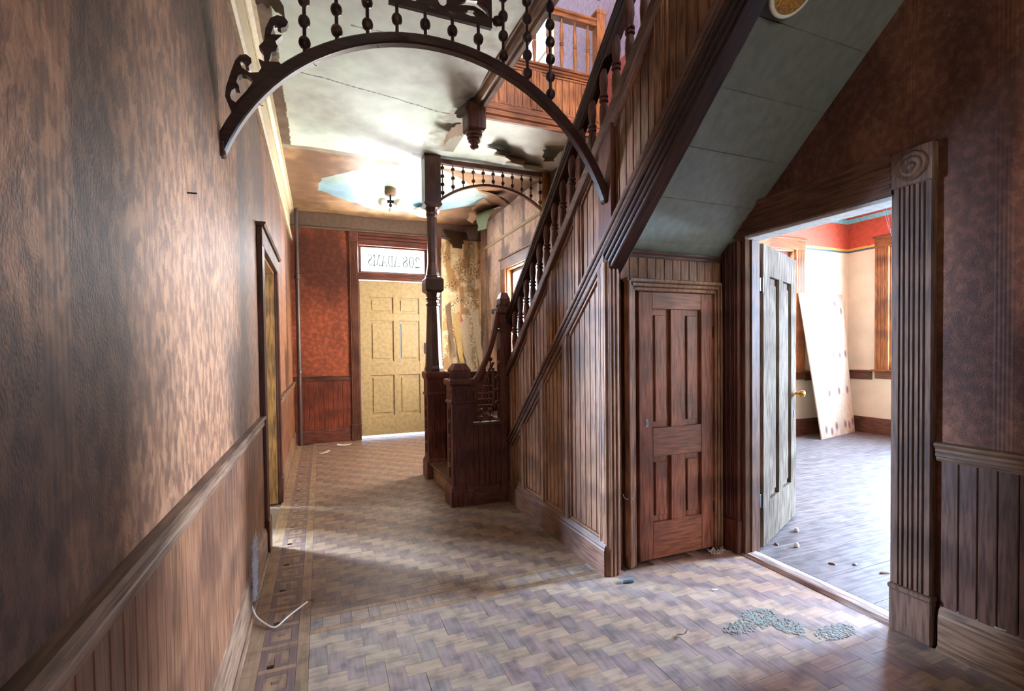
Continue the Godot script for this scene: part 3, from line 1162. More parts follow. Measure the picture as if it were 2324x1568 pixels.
# a fluted board casing from a to b (centre line), out of the wall along `out`, its width along `across`
func casing(st: SurfaceTool, a: Vector3, b: Vector3, out: Vector3, across: Vector3, w: float, t: float) -> void:
	var h := w / 2.0
	var p := [Vector2(0, -h), Vector2(t * 0.7, -h), Vector2(t, -h + 0.006), Vector2(t, -h * 0.72)]
	for k in [-0.5, 0.0, 0.5]:
		var c: float = h * k
		p.append_array([Vector2(t, c - h * 0.17), Vector2(t - 0.007, c - h * 0.13), Vector2(t + 0.001, c - h * 0.05), Vector2(t + 0.001, c + h * 0.05), Vector2(t - 0.007, c + h * 0.13), Vector2(t, c + h * 0.17)])
	p.append_array([Vector2(t, h * 0.72), Vector2(t, h - 0.006), Vector2(t * 0.7, h), Vector2(0, h)])
	mould(st, PackedVector2Array(p), a, b, out, across)


# a square block with turned rings
func rosette(parent: Node3D, at: Vector3, out: Vector3, size: Vector2, m: Material) -> void:
	var st := new_st()
	var a := Vector3(0, 0, 1) if absf(out.x) > 0.5 else Vector3(1, 0, 0)
	var h := Vector3.UP * size.y / 2 + a * size.x / 2
	var lo := at - h
	var hi := at + h + out * 0.042
	box(st, Vector3(minf(lo.x, hi.x), lo.y, minf(lo.z, hi.z)), Vector3(maxf(lo.x, hi.x), hi.y, maxf(lo.z, hi.z)), 0.004)
	obj("corner_block", st, m, parent)
	st = new_st()
	var r := size.x * 0.4
	lathe(st, R([r, 0.0, r, 0.004, r * 0.9, 0.009, r * 0.78, 0.004, r * 0.68, 0.002, r * 0.58, 0.008, r * 0.48, 0.009, r * 0.38, 0.002, r * 0.26, 0.002, r * 0.22, 0.008, r * 0.1, 0.011, 0.0, 0.011]), at + out * 0.0415, out, 24)
	obj("turned_rosette", st, m, parent)


# ---------------------------------------------------------------- far wall

func far_wall_trim() -> void:
	var z := FAR
	var wn := Node3D.new()
	wn.name = numbered("wainscot")
	add_child(wn)
	tag(wn, "red-brown beadboard panel on the end wall, left of the front door", "wainscot", "", "structure")
	boards(wn, 0, z, 0.014, LEFT, 0.44, 0.18, 0.93, 0.068, M.wainscot_far)
	var st := new_st()
	mould(st, rail_profile(), Vector3(LEFT, 0.92, z), Vector3(0.43, 0.92, z), Vector3.BACK, Vector3.UP)
	tag(obj("chair_rail", st, M.rail_x), "brown chair rail on the end wall, left of the front door", "chair rail", "", "structure")
	st = new_st()
	mould(st, base_profile(), Vector3(LEFT, 0, z), Vector3(0.43, 0, z), Vector3.BACK, Vector3.UP)
	tag(obj("baseboard_far", st, M.dark_x), "dark tall baseboard on the end wall, left of the front door", "baseboard", "", "structure")
	st = new_st()
	box(st, Vector3(LEFT, 3.23, z), Vector3(RIGHT, CEIL, z + 0.03), 0.004)
	mould(st, V2([0, 0, 0.034, 0, 0.05, 0.014, 0.05, 0.022, 0.034, 0.03, 0, 0.03]), Vector3(LEFT, 3.21, z), Vector3(RIGHT, 3.21, z), Vector3.BACK, Vector3.UP)
	tag(obj("trim_2", st, M.frieze), "wide dusky brown frieze board across the top of the end wall", "frieze", "", "structure")
	# strip seam of the paper panel
	st = new_st()
	box(st, Vector3(0.055, 1.0, z - 0.001), Vector3(0.058, 3.2, z + 0.0015))
	tag(obj("trim_3", st, M.peel_dark), "thin dark seam down the red-brown paper left of the front door", "seam", "", "structure")
	# the front door frame
	var d := thing("door_frame", "reddish fluted casing, transom bar and corner blocks round the front door", "door frame", Vector3(1.11, 0, z), "", "structure")
	for x in [0.50, 1.765]:
		var w := 0.13 if x < 1 else 0.2
		st = new_st()
		casing(st, Vector3(x, 0.24, z), Vector3(x, 3.06, z), Vector3.BACK, Vector3.RIGHT, w, 0.034)
		obj("casing", st, M.trim_y, d)
		st = new_st()
		box(st, Vector3(x - w / 2 - 0.008, 0, z), Vector3(x + w / 2 + 0.008, 0.25, z + 0.05), 0.006)
		obj("plinth_block", st, M.trim_y, d)
		rosette(d, Vector3(x, 3.135, z), Vector3.BACK, Vector2(w + 0.012, 0.15), M.dark)
	st = new_st()
	for k in 3:
		box(st, Vector3(0.575, 3.06 + k * 0.05, z), Vector3(1.66, 3.105 + k * 0.05, z + 0.026 + 0.008 * k), 0.005)
	obj("head_casing", st, M.dark_x, d)
	st = new_st()
	box(st, Vector3(0.56, 2.485, z - 0.12), Vector3(1.66, 2.60, z + 0.02), 0.006)
	mould(st, V2([0, 0, 0.016, 0.004, 0.022, 0.016, 0.016, 0.028, 0, 0.03]), Vector3(0.57, 2.53, z + 0.02), Vector3(1.65, 2.53, z + 0.02), Vector3.BACK, Vector3.UP)
	obj("transom_bar", st, M.dark_x, d)
	st = new_st()
	for q in [[0.555, 0.575], [1.645, 1.665]]:
		box(st, Vector3(q[0], 0, z - 0.135), Vector3(q[1], 3.06, z + 0.004), 0.003)
	box(st, Vector3(0.57, 3.03, z - 0.135), Vector3(1.65, 3.07, z + 0.004), 0.003)
	obj("jamb", st, M.dark, d)
	# the transom light with its number and street name, which read the right way from the street
	var t := thing("window_1", "bright transom window over the front door, lettered 208 ADAMS seen in reverse", "window", Vector3(1.11, 2.6, z), "", "structure")
	st = new_st()
	for q in [[0.576, 0.615, 2.601, 3.03], [1.605, 1.644, 2.601, 3.03], [0.616, 1.604, 2.601, 2.625], [0.616, 1.604, 2.995, 3.03]]:
		box(st, Vector3(q[0], q[2], z - 0.09), Vector3(q[1], q[3], z - 0.05), 0.004)
	obj("sash", st, M.dark_x, t)
	st = new_st()
	box(st, Vector3(0.612, 2.622, z - 0.074), Vector3(1.608, 2.998, z - 0.069))
	obj("pane", st, M.glass, t)
	var font := SystemFont.new()
	font.font_names = PackedStringArray(["Droid Serif"])
	var letters := [["208", 0.73, 0.172], ["ADAMS", 1.02, 0.172]]
	for q in letters:
		var tm := TextMesh.new()
		tm.text = q[0]
		tm.font = font
		tm.font_size = 64
		tm.pixel_size = 0.245 / 64.0
		tm.depth = 0.003
		tm.horizontal_alignment = HORIZONTAL_ALIGNMENT_LEFT
		tm.vertical_alignment = VERTICAL_ALIGNMENT_CENTER
		var lt := MeshInstance3D.new()
		lt.name = "lettering"
		lt.mesh = tm
		lt.material_override = M.ink
		t.add_child(lt, true)
		lt.rotation.y = PI
		lt.position = Vector3(0.43 if q[0] == "208" else 0.10, 0.20, -0.0665)
		lt.scale = Vector3(0.70 if q[0] == "208" else 0.56, 1.0, 1.0)
	# the door itself, cream, six panels, standing clear of the sill
	var f := thing("door_1", "cream painted six-panel front door with daylight under its bottom edge", "door", Vector3(1.11, 0, z), "", "structure")
	var zf := z - 0.03
	var zb := z - 0.075
	st = new_st()
	var xs := [0.58, 0.72, 1.09, 1.165, 1.50, 1.64]
	var ys := [0.045, 0.35, 0.99, 1.21, 1.85, 1.965, 2.22, 2.475]
	for q in [[0, 1], [2, 3], [4, 5]]:
		box(st, Vector3(xs[q[0]], ys[0], zb), Vector3(xs[q[1]], ys[7], zf), 0.003)
	for q in [[0, 1], [2, 3], [4, 5], [6, 7]]:
		for k in [[1, 2], [3, 4]]:
			box(st, Vector3(xs[k[0]] - 0.002, ys[q[0]], zb), Vector3(xs[k[1]] + 0.002, ys[q[1]], zf - 0.0004), 0.003)
	obj("stiles_and_rails", st, M.cream_door, f)
	for q in [[1, 2], [3, 4], [5, 6]]:
		for k in [[1, 2], [3, 4]]:
			st = new_st()
			box(st, Vector3(xs[k[0]] - 0.004, ys[q[0]] - 0.004, zb + 0.008), Vector3(xs[k[1]] + 0.004, ys[q[1]] + 0.004, zf - 0.022))
			box(st, Vector3(xs[k[0]] + 0.045, ys[q[0]] + 0.045, zf - 0.024), Vector3(xs[k[1]] - 0.045, ys[q[1]] - 0.045, zf - 0.008), 0.013)
			obj("panel", st, M.cream_door, f)
	st = new_st()
	box(st, Vector3(1.19, 1.22, zf - 0.021), Vector3(1.225, 1.84, zf - 0.0185), 0.001)
	obj("grey_strip", st, M.tape, f).set_meta("label", "grey vertical strip on the middle right panel")
	st = new_st()
	box(st, Vector3(1.575, 1.32, zf), Vector3(1.615, 1.5, zf + 0.014), 0.004)
	obj("lock", st, M.iron, f)
	st = new_st()
	lathe(st, R([0.012, 0, 0.012, 0.03, 0.026, 0.04, 0.028, 0.055, 0.02, 0.066, 0, 0.068]), Vector3(1.595, 1.02, zf), Vector3.BACK, 16)
	obj("knob", st, M.brass, f)
	# steam pipe in the corner
	var p := thing("riser_pipe", "dark vertical pipe with collars in the far left corner", "pipe", Vector3(-0.29, 0, -7.6))
	st = new_st()
	lathe(st, R([0.03, 0.0, 0.03, CEIL]), Vector3(-0.29, 0, -7.6), Vector3.UP, 16)
	obj("tube", st, M.pipe, p)
	for y in [1.06, 2.43]:
		st = new_st()
		lathe(st, R([0.03, 0.0, 0.043, 0.004, 0.043, 0.03, 0.036, 0.045, 0.04, 0.05, 0.04, 0.075, 0.03, 0.085]), Vector3(-0.29, y, -7.6), Vector3.UP, 16)
		obj("collar", st, M.pipe, p)
	# torn plaster and paper on the bare strip
	var pz := z + 0.004
	var strips := [[2.05, 2.17, 1.95, 1.05, 0.25, "peel_yellow", "broad yellowed sheet of paper hanging off the bare plaster beside the door"], [2.17, 2.33, 1.85, 1.35, 0.34, "peel", "long pale torn paper tongue curling off the bare plaster, middle one"], [2.38, 2.5, 2.0, 1.2, 0.3, "peel", "narrow grey paper strip lifting off the bare plaster near the corner"], [1.93, 2.02, 2.1, 0.9, 0.25, "peel_brown", "brown paper strip lifting off the bare plaster beside the door casing"]]
	for q in strips:
		st = new_st()
		flap(st, Vector3(q[0], q[2], pz), Vector3(q[1], q[2] + 0.08, pz), Vector3.DOWN + Vector3(0.08, 0, 0), Vector3.BACK, q[3], q[4], 0.45, 10)
		tag(obj("peeling_paper", st, M[q[5]]), q[6], "peeling paper", "torn paper on the bare plaster strip")
	st = new_st()
	prism(st, V2([2.06, 1.0, 2.3, 1.02, 2.34, 1.3, 2.24, 1.42, 2.2, 1.62, 2.1, 1.5, 2.03, 1.36]), Vector3(0, 0, pz - 0.003), Vector3.RIGHT, Vector3.UP, Vector3.BACK * 0.006)
	tag(obj("plaster_patch", st, M.peel), "pale exposed plaster patch low on the stained strip", "plaster patch", "", "structure")
	st = new_st()
	prism(st, V2([2.1, 1.55, 2.22, 1.6, 2.24, 1.86, 2.16, 2.02, 2.09, 1.8]), Vector3(0, 0, pz - 0.003), Vector3.RIGHT, Vector3.UP, Vector3.BACK * 0.005)
	tag(obj("plaster_patch", st, M.pink), "reddish exposed brick-coloured patch in the stained plaster strip", "plaster patch", "", "structure")


# ---------------------------------------------------------------- peeling ceiling, lamps

func ceiling_damage() -> void:
	var st: SurfaceTool
	var list := [
		# hinge a, hinge b, direction, length, curl, material, label
		[Vector3(1.62, CEIL, -4.66), Vector3(1.9, CEIL, -4.72), Vector3(0.1, 0, 1), 0.2, -1.3, "peel_dark", "small dark ceiling flap hanging behind the pendant post"],
		[Vector3(1.75, CEIL, -4.82), Vector3(2.15, CEIL, -4.86), Vector3(0.1, 0, 1), 0.24, -1.2, "peel_brown", "brown torn ceiling flap above the small arch"],
		[Vector3(1.95, CEIL, -4.98), Vector3(2.42, CEIL, -4.98), Vector3(0, 0, 1), 0.26, -1.0, "peel", "wide cream ceiling flap drooping over the small arch rail"],
		[Vector3(2.2, CEIL, -4.4), Vector3(2.45, CEIL, -4.3), Vector3(-0.5, 0, -0.6), 0.22, -1.5, "peel_green", "pale green curl of ceiling paper near the stair handrail"],
		[Vector3(2.1, CEIL, -6.2), Vector3(2.45, CEIL, -6.6), Vector3(-0.3, 0, -0.7), 0.5, -0.7, "peel_brown", "large brown ceiling sheet sagging in the corner by the landing window"],
		[Vector3(1.95, CEIL, -5.95), Vector3(2.2, CEIL, -6.1), Vector3(0.6, 0, 0.3), 0.36, -0.9, "peel_brown", "brown torn ceiling paper edge beside the painted octagon"],
		[Vector3(2.3, CEIL, -6.9), Vector3(2.5, CEIL, -6.5), Vector3(-0.3, 0, 0.3), 0.55, -1.7, "peel_green", "pale green paper tongue hanging down near the landing window"],
		[Vector3(2.2, CEIL - 0.05, -7.5), Vector3(2.52, CEIL - 0.05, -7.3), Vector3(-0.2, 0, 0.4), 0.4, -1.9, "peel_dark", "black rotted flap hanging in the far right ceiling corner"],
		[Vector3(1.9, CEIL - 0.1, -7.66), Vector3(2.3, CEIL - 0.12, -7.66), Vector3(0.1, -1, 0.15), 0.24, -0.5, "peel_brown", "torn brown paper drooping over the frieze board"],
		[Vector3(1.16, CEIL, -4.05), Vector3(1.24, CEIL, -3.75), Vector3(-1, 0, 0), 0.16, 2.4, "peel_dark", "dark curled scrap of ceiling paper left of the pendant post"],
		[Vector3(1.24, CEIL, -4.25), Vector3(1.32, CEIL, -4.5), Vector3(-0.6, 0, -0.3), 0.22, 1.2, "peel_brown", "grey-brown ceiling scrap hanging behind the pendant post"],
		[Vector3(LEFT + 0.02, CEIL, -3.25), Vector3(LEFT + 0.02, CEIL, -2.95), Vector3(1, 0, 0), 0.24, -1.0, "peel_dark", "dark triangular ceiling flap behind the left foot of the arch"],
	]
	for q in list:
		st = new_st()
		var up: Vector3 = Vector3.DOWN if q[4] > 0 else Vector3.UP
		flap(st, q[0] + Vector3(0, -0.004, 0), q[1] + Vector3(0, -0.004, 0), q[2], Vector3.DOWN if true else up, q[3], absf(q[4]), 0.35, 9)
		tag(obj("ceiling_flap", st, M[q[5]]), q[6], "peeling paper", "peeling ceiling paper")
	# lamp with two bare bulbs
	var l := thing("ceiling_lamp", "small ceiling fitting with bare round bulbs in the painted octagon", "ceiling lamp", Vector3(0.87, CEIL, -6.27))
	var c := Vector3(0.87, CEIL, -6.27)
	st = new_st()
	lathe(st, R([0.07, 0.004, 0.075, -0.05, 0.07, -0.075, 0.06, -0.09, 0.0, -0.09]), c, Vector3.UP, 24)
	obj("canopy", st, M.peel_brown, l)
	st = new_st()
	lathe(st, R([0.012, -0.08, 0.012, -0.2, 0.022, -0.205, 0.016, -0.235, 0.0, -0.24]), c, Vector3.UP, 12)
	obj("stem", st, M.iron, l)
	for s in [-1.0, 1.0]:
		var ax := Vector3(s, -0.12, 0.1 * s).normalized()
		st = new_st()
		lathe(st, R([0.02, 0.0, 0.022, 0.05, 0.0, 0.052]), c + Vector3(0, -0.165, 0), ax, 12)
		obj("socket", st, M.iron, l)
		st = new_st()
		lathe(st, R([0.02, 0.04, 0.034, 0.055, 0.05, 0.08, 0.054, 0.105, 0.046, 0.132, 0.026, 0.15, 0.0, 0.154]), c + Vector3(0, -0.165, 0), ax, 18)
		obj("bulb", st, M.bulb, l)
	st = new_st()
	lathe(st, R([0.01, -0.24, 0.02, -0.26, 0.024, -0.28, 0.014, -0.3, 0.0, -0.305]), c, Vector3.UP, 14)
	obj("bulb", st, M.bulb, l)
	var b := thing("ceiling_bowl", "shallow white glass bowl light by the end wall, behind the column", "ceiling lamp", Vector3(1.46, CEIL, -6.9))
	c = Vector3(1.46, CEIL, -6.9)
	st = new_st()
	lathe(st, R([0.06, 0.0, 0.06, -0.05, 0.0, -0.05]), c, Vector3.UP, 16)
	obj("canopy", st, M.iron, b)
	st = new_st()
	lathe(st, R([0.19, -0.05, 0.196, -0.06, 0.185, -0.08, 0.14, -0.115, 0.08, -0.135, 0.0, -0.14]), c, Vector3.UP, 28)
	obj("bowl", st, M.bulb, b)
	# medallion fitting hanging under the stair
	var m := thing("stair_lamp", "round amber marbled glass light with cream rim under the sloping stair boards", "ceiling lamp", Vector3(1.875, soffit_y(-1.467), -1.467))
	var ax2 := Vector3(0, -1, SLOPE).normalized()
	c = Vector3(1.875, soffit_y(-1.467), -1.467)
	st = new_st()
	lathe(st, R([0.05, 0.0, 0.05, 0.05, 0.0, 0.05]), c, ax2, 16)
	obj("canopy", st, M.iron, m)
	st = new_st()
	lathe(st, R([0.088, 0.03, 0.098, 0.03, 0.104, 0.038, 0.104, 0.05, 0.096, 0.056, 0.088, 0.054]), c, ax2, 32)
	obj("rim", st, M.bulb, m)
	st = new_st()
	lathe(st, R([0.09, 0.05, 0.06, 0.06, 0.0, 0.066]), c, ax2, 32)
	obj("glass", st, M.marble, m)


func soffit_y(z: float) -> float:
	return 1.95 + 0.92 * (z + 2.49)


func ycap(z: float) -> float:
	return 1.20 + SLOPE * (z + 3.96)


func ymid(z: float) -> float:
	return 0.60 + SLOPE * (z + 3.905)


# ---------------------------------------------------------------- the staircase

func staircase() -> void:
	var s := thing("staircase", "dark panelled Victorian staircase with turned balusters climbing towards the viewer", "staircase", Vector3(2.0, 0, -3.0))
	var st := new_st()
	# side: backing sheet behind the boards
	prism(st, V2([-3.95, 0.0, -2.40, 0.0, -2.40, 1.86, -0.8, ymid(-0.8) - 0.05, -0.8, ycap(-0.8) - 0.05, -3.95, ycap(-3.95) - 0.05]), Vector3(STAIR + 0.03, 0, 0), Vector3.BACK, Vector3.UP, Vector3.RIGHT * 0.03)
	obj("backing", st, M.dark, s)
	var lower := [-3.93, -3.67, -3.285, -2.90, -2.44]
	var upper := [-3.90, -3.50, -3.115, -2.73, -2.375, -1.915, -1.5, -1.1, -0.8]
	# sloping rails: cap, middle band, skirt
	slope_rail(s, "cap_rail", -3.96, -0.8, func(z): return ycap(z), -0.075, 0.0, STAIR - 0.03, STAIR + 0.075, M.panel_slope)
	slope_rail(s, "middle_rail", -3.93, -0.8, func(z): return ymid(z), -0.05, 0.0, STAIR - 0.016, STAIR + 0.04, M.panel_slope)
	slope_rail(s, "middle_rail_bead", -3.93, -0.8, func(z): return ymid(z), -0.022, 0.012, STAIR - 0.03, STAIR, M.panel_slope)
	slope_rail(s, "middle_rail_lip", -3.93, -2.40, func(z): return ymid(z), -0.10, -0.052, STAIR - 0.006, STAIR + 0.03, M.panel_slope)
	for k in 4:
		var y1 := -0.052 - k * 0.032
		slope_rail(s, "skirt_moulding", -2.40, -0.8, func(z): return ymid(z), y1 - 0.03, y1, STAIR - 0.012 + k * 0.012, STAIR + 0.115, M.dark_z)
	# stiles
	for i in lower.size():
		var w := 0.036
		var z: float = lower[i]
		st = new_st()
		var z0 := maxf(z - w, -3.95)
		var z1 := minf(z + w, -2.40)
		prism(st, V2([z0, 0.18, z1, 0.18, z1, ymid(z1) - 0.05, z0, ymid(z0) - 0.05]), Vector3(STAIR, 0, 0), Vector3.BACK, Vector3.UP, Vector3.RIGHT * 0.03)
		for e in [z0 + 0.006, z1 - 0.014]:
			prism(st, V2([e, 0.18, e + 0.008, 0.18, e + 0.008, ymid(e) - 0.05, e, ymid(e) - 0.05]), Vector3(STAIR - 0.005, 0, 0), Vector3.BACK, Vector3.UP, Vector3.RIGHT * 0.006)
		obj("lower_stile", st, M.panel, s)
	for i in upper.size():
		var z: float = upper[i]
		var w := 0.036
		st = new_st()
		prism(st, V2([z - w, ymid(z - w), z + w, ymid(z + w), z + w, ycap(z + w) - 0.07, z - w, ycap(z - w) - 0.07]), Vector3(STAIR, 0, 0), Vector3.BACK, Vector3.UP, Vector3.RIGHT * 0.03)
		for e in [z - w + 0.006, z + w - 0.014]:
			prism(st, V2([e, ymid(e), e + 0.008, ymid(e + 0.008), e + 0.008, ycap(e) - 0.07, e, ycap(e) - 0.07]), Vector3(STAIR - 0.005, 0, 0), Vector3.BACK, Vector3.UP, Vector3.RIGHT * 0.006)
		obj("upper_stile", st, M.panel, s)
	# boards in each panel
	for i in lower.size() - 1:
		var a: float = lower[i] + 0.036
		var b: float = lower[i + 1] - 0.036
		panel_boards(s, a, b, func(_z): return 0.20, func(z): return ymid(z) - 0.10)
		edge_bead(s, [Vector2(a, 0.2), Vector2(b, 0.2), Vector2(b, ymid(b) - 0.1), Vector2(a, ymid(a) - 0.1)])
	for i in upper.size() - 1:
		var a: float = upper[i] + 0.036
		var b: float = upper[i + 1] - 0.036
		panel_boards(s, a, b, func(z): return ymid(z) + 0.005, func(z): return ycap(z) - 0.075)
		edge_bead(s, [Vector2(a, ymid(a) + 0.012), Vector2(b, ymid(b) + 0.012), Vector2(b, ycap(b) - 0.075), Vector2(a, ycap(a) - 0.075)])
	# base
	st = new_st()
	mould(st, base_profile(0.2), Vector3(STAIR + 0.012, 0, -3.95), Vector3(STAIR + 0.012, 0, -2.40), Vector3.LEFT, Vector3.UP)
	obj("base_board", st, M.panel_slope, s)
	# corner post with flutes, both faces
	st = new_st()
	box(st, Vector3(STAIR + 0.004, 0, -2.47), Vector3(STAIR + 0.09, 1.88, -2.384), 0.006)
	for k in 3:
		box(st, Vector3(STAIR - 0.004, 0.0, -2.462 + k * 0.026), Vector3(STAIR + 0.02, 1.87, -2.444 + k * 0.026), 0.006)
		box(st, Vector3(STAIR + 0.012 + k * 0.026, 0.0, -2.40), Vector3(STAIR + 0.030 + k * 0.026, 1.87, -2.376), 0.006)
	obj("corner_post", st, M.panel, s)
	# post over the corner that carries the arch foot
	st = new_st()
	prism(st, V2([-2.44, ymid(-2.44), -2.31, ymid(-2.31), -2.31, ycap(-2.31), -2.44, ycap(-2.44)]), Vector3(STAIR - 0.012, 0, 0), Vector3.BACK, Vector3.UP, Vector3.RIGHT * 0.04)
	obj("arch_stile", st, M.dark, s)
	# treads and risers from the landing up
	var z := -3.99
	var y := 0.68
	var n := 0
	while z < -0.85:
		st = new_st()
		box(st, Vector3(STAIR + 0.1, y, z), Vector3(RIGHT - 0.005, y + 0.2, z + 0.02), 0.002)
		obj("riser", st, M.dark_x, s)
		st = new_st()
		box(st, Vector3(STAIR + 0.08, y + 0.2, z - 0.025), Vector3(RIGHT - 0.005, y + 0.23, z + 0.235), 0.006)
		obj("tread", st, M.trim_x, s)
		z += 0.2179
		y += 0.2
		n += 1
	# soffit boards
	var zz := -2.63
	while zz < -0.75:
		st = new_st()
		var za := zz + 0.0015
		var zb := minf(zz + 0.215, -0.7) - 0.0015
		tint = tone(0.08, 0.02)
		if zz < -2.5:
			za = -2.47
		if zb > za:
			prism(st, V2([za, soffit_y(za), zb, soffit_y(zb), zb, soffit_y(zb) + 0.02, za, soffit_y(za) + 0.02]), Vector3(STAIR + 0.08, 0, 0), Vector3.BACK, Vector3.UP, Vector3.RIGHT * (RIGHT - STAIR - 0.082))
			obj("soffit_board", st, M.soffit, s)
		zz += 0.215
	tint = Color.WHITE
	# balusters on the cap
	for i in 25:
		var bz := -3.87 + 0.1300 * i
		if bz > -0.9:
			break
		st = new_st()
		var by := ycap(bz)
		lathe(st, R([0.017, -0.02, 0.020, 0.03, 0.025, 0.10, 0.0275, 0.15, 0.024, 0.20, 0.018, 0.222, 0.027, 0.227, 0.027, 0.238, 0.0185, 0.243, 0.0185, 0.248, 0.027, 0.253, 0.027, 0.264, 0.018, 0.269, 0.022, 0.30, 0.0265, 0.335, 0.025, 0.37, 0.018, 0.42, 0.013, 0.47]), Vector3(STAIR + 0.03, by, bz), Vector3.UP, 14)
		obj("baluster", st, M.baluster, s)
	# handrail
	slope_rail(s, "handrail", -4.03, -0.85, func(zq): return ycap(zq), 0.40, 0.475, STAIR - 0.005, STAIR + 0.065, M.dark_z)
	slope_rail(s, "handrail_grip", -4.03, -0.85, func(zq): return ycap(zq), 0.455, 0.495, STAIR - 0.016, STAIR + 0.076, M.dark_z)
	slope_rail(s, "handrail_bead", -4.03, -0.85, func(zq): return ycap(zq), 0.43, 0.445, STAIR - 0.012, STAIR + 0.072, M.dark_z)
	# the corner newel and the lower newel
	var c2 := Vector3(1.545, 0, -4.03)
	newel(s, c2, 0.052, 0.0, 1.72, 0.085)
	st = new_st()
	var c1 := Vector3(1.14, 0, -4.095)
	newel(s, c1, 0.092, 0.0, 1.09, 0.115)
	# bottom steps: enter from the hall between newel and column
	for k in 4:
		st = new_st()
		var x0 := 1.09 + 0.19 * k
		box(st, Vector3(x0, 0.17 * k, -5.03), Vector3(x0 + 0.02, 0.17 * (k + 1) - 0.025, -4.025), 0.002)
		obj("riser", st, M.trim_z, s)
		st = new_st()
		box(st, Vector3(x0 - 0.03, 0.17 * (k + 1) - 0.025, -5.03), Vector3(RIGHT - 0.005 if k == 3 else x0 + 0.22, 0.17 * (k + 1), -4.025), 0.008)
		obj("tread", st, M.casing_z, s)
	# closed panel between the newels, with boards, cap and base
	for k in 5:
		st = new_st()
		tint = tone(0.12)
		box(st, Vector3(1.232 + 0.0536 * k, 0.14, -4.02), Vector3(1.284 + 0.0536 * k, 0.70, -4.0), 0.004)
		obj("side_plank", st, M.dark, s)
	tint = Color.WHITE
	st = new_st()
	mould(st, base_profile(0.16), Vector3(1.232, 0, -4.0), Vector3(1.56, 0, -4.0), Vector3.BACK, Vector3.UP)
	obj("side_base", st, M.dark_x, s)
	st = new_st()
	box(st, Vector3(1.232, 0.70, -4.04), Vector3(1.5, 0.725, -3.975), 0.004)
	obj("side_cap", st, M.trim_x, s)
	# small fret screen with beads
	var zs := -4.01
	st = new_st()
	for q in [[1.262, 1.285], [1.42, 1.443]]:
		box(st, Vector3(q[0], 0.858, zs - 0.012), Vector3(q[1], 1.10 if q[0] < 1.3 else 1.2, zs + 0.012), 0.003)
	box(st, Vector3(1.262, 0.85, zs - 0.013), Vector3(1.443, 0.875, zs + 0.013), 0.003)
	for k in 3:
		box(st, Vector3(1.285, 0.915 + 0.06 * k, zs - 0.009), Vector3(1.42, 0.928 + 0.06 * k, zs + 0.009), 0.003)
	for k in 3:
		box(st, Vector3(1.315 + 0.034 * k, 0.87, zs - 0.007), Vector3(1.327 + 0.034 * k, 1.06 + 0.03 * k, zs + 0.007), 0.003)
	obj("fret_screen", st, M.dark, s)
	for x in [1.305, 1.40]:
		st = new_st()
		bead_string(st, Vector3(x, 0.725, zs), Vector3.UP, 0.13, 2, 0.022, 0.007)
		obj("bead_spindle", st, M.dark, s)
	for y2 in [0.89, 1.0, 1.11]:
		st = new_st()
		bead_string(st, Vector3(1.443, y2, zs), Vector3.RIGHT, 0.056, 1, 0.02, 0.007)
		if y2 < 1.05:
			bead_string(st, Vector3(1.23, y2, zs), Vector3.RIGHT, 0.032, 1, 0.018, 0.007)
		obj("bead_spindle", st, M.dark, s)
	for q in [[1.345, 1.10, 0.17], [1.405, 1.16, 0.24]]:
		st = new_st()
		bead_string(st, Vector3(q[0], q[1], zs), Vector3.UP, q[2], 1, 0.02, 0.007)
		obj("bead_spindle", st, M.dark, s)
	st = new_st()
	tube(st, [Vector3(1.26, 0.99, zs), Vector3(1.35, 1.09, zs), Vector3(1.435, 1.25, zs)], 0.013, 8)
	obj("fret_bar", st, M.dark, s)
	# swept handrail between the newels
	st = new_st()
	var pts := smooth_path([Vector3(1.215, 1.06, zs), Vector3(1.29, 1.135, zs), Vector3(1.375, 1.30, zs), Vector3(1.44, 1.50, zs), Vector3(1.485, 1.74, zs)], 6)
	var us := []
	var vs := []
	for i in pts.size():
		var t: Vector3 = (pts[mini(i + 1, pts.size() - 1)] - pts[maxi(i - 1, 0)]).normalized()
		us.append(Vector3(0, 0, 1))
		vs.append(Vector3(0, 0, 1).cross(t))
	sweep(st, V2([-0.03, -0.02, 0.03, -0.02, 0.034, 0.004, 0.022, 0.02, -0.022, 0.02, -0.034, 0.004]), pts, us, vs)
	obj("swept_handrail", st, M.dark, s)


func bead_string(st: SurfaceTool, at: Vector3, axis: Vector3, length: float, beads: int, r: float, rod: float) -> void:
	var p := [Vector2(rod, 0.0)]
	for k in beads:
		var c := length * (k + 0.5) / beads
		for q in [[-1.0, 0.42], [-0.85, 0.72], [-0.5, 0.95], [0.0, 1.05], [0.5, 0.95], [0.85, 0.72], [1.0, 0.42]]:
			p.append(Vector2(maxf(r * q[1], rod), c + r * q[0]))
	p.append(Vector2(rod, length))
	var full := [p[0]]
	for i in range(1, p.size()):
		var prev: Vector2 = full[-1]
		if p[i].y - prev.y > r * 0.8 and p[i].x > rod and prev.x > rod:
			full.append(Vector2(rod, prev.y + 0.001))
			full.append(Vector2(rod, p[i].y - 0.001))
		elif p[i].x > rod and prev.x <= rod:
			full.append(Vector2(rod, p[i].y - 0.001))
		elif p[i].x <= rod and prev.x > rod:
			full.append(Vector2(rod, prev.y + 0.001))
		full.append(p[i])
	lathe(st, full, at, axis, 12)


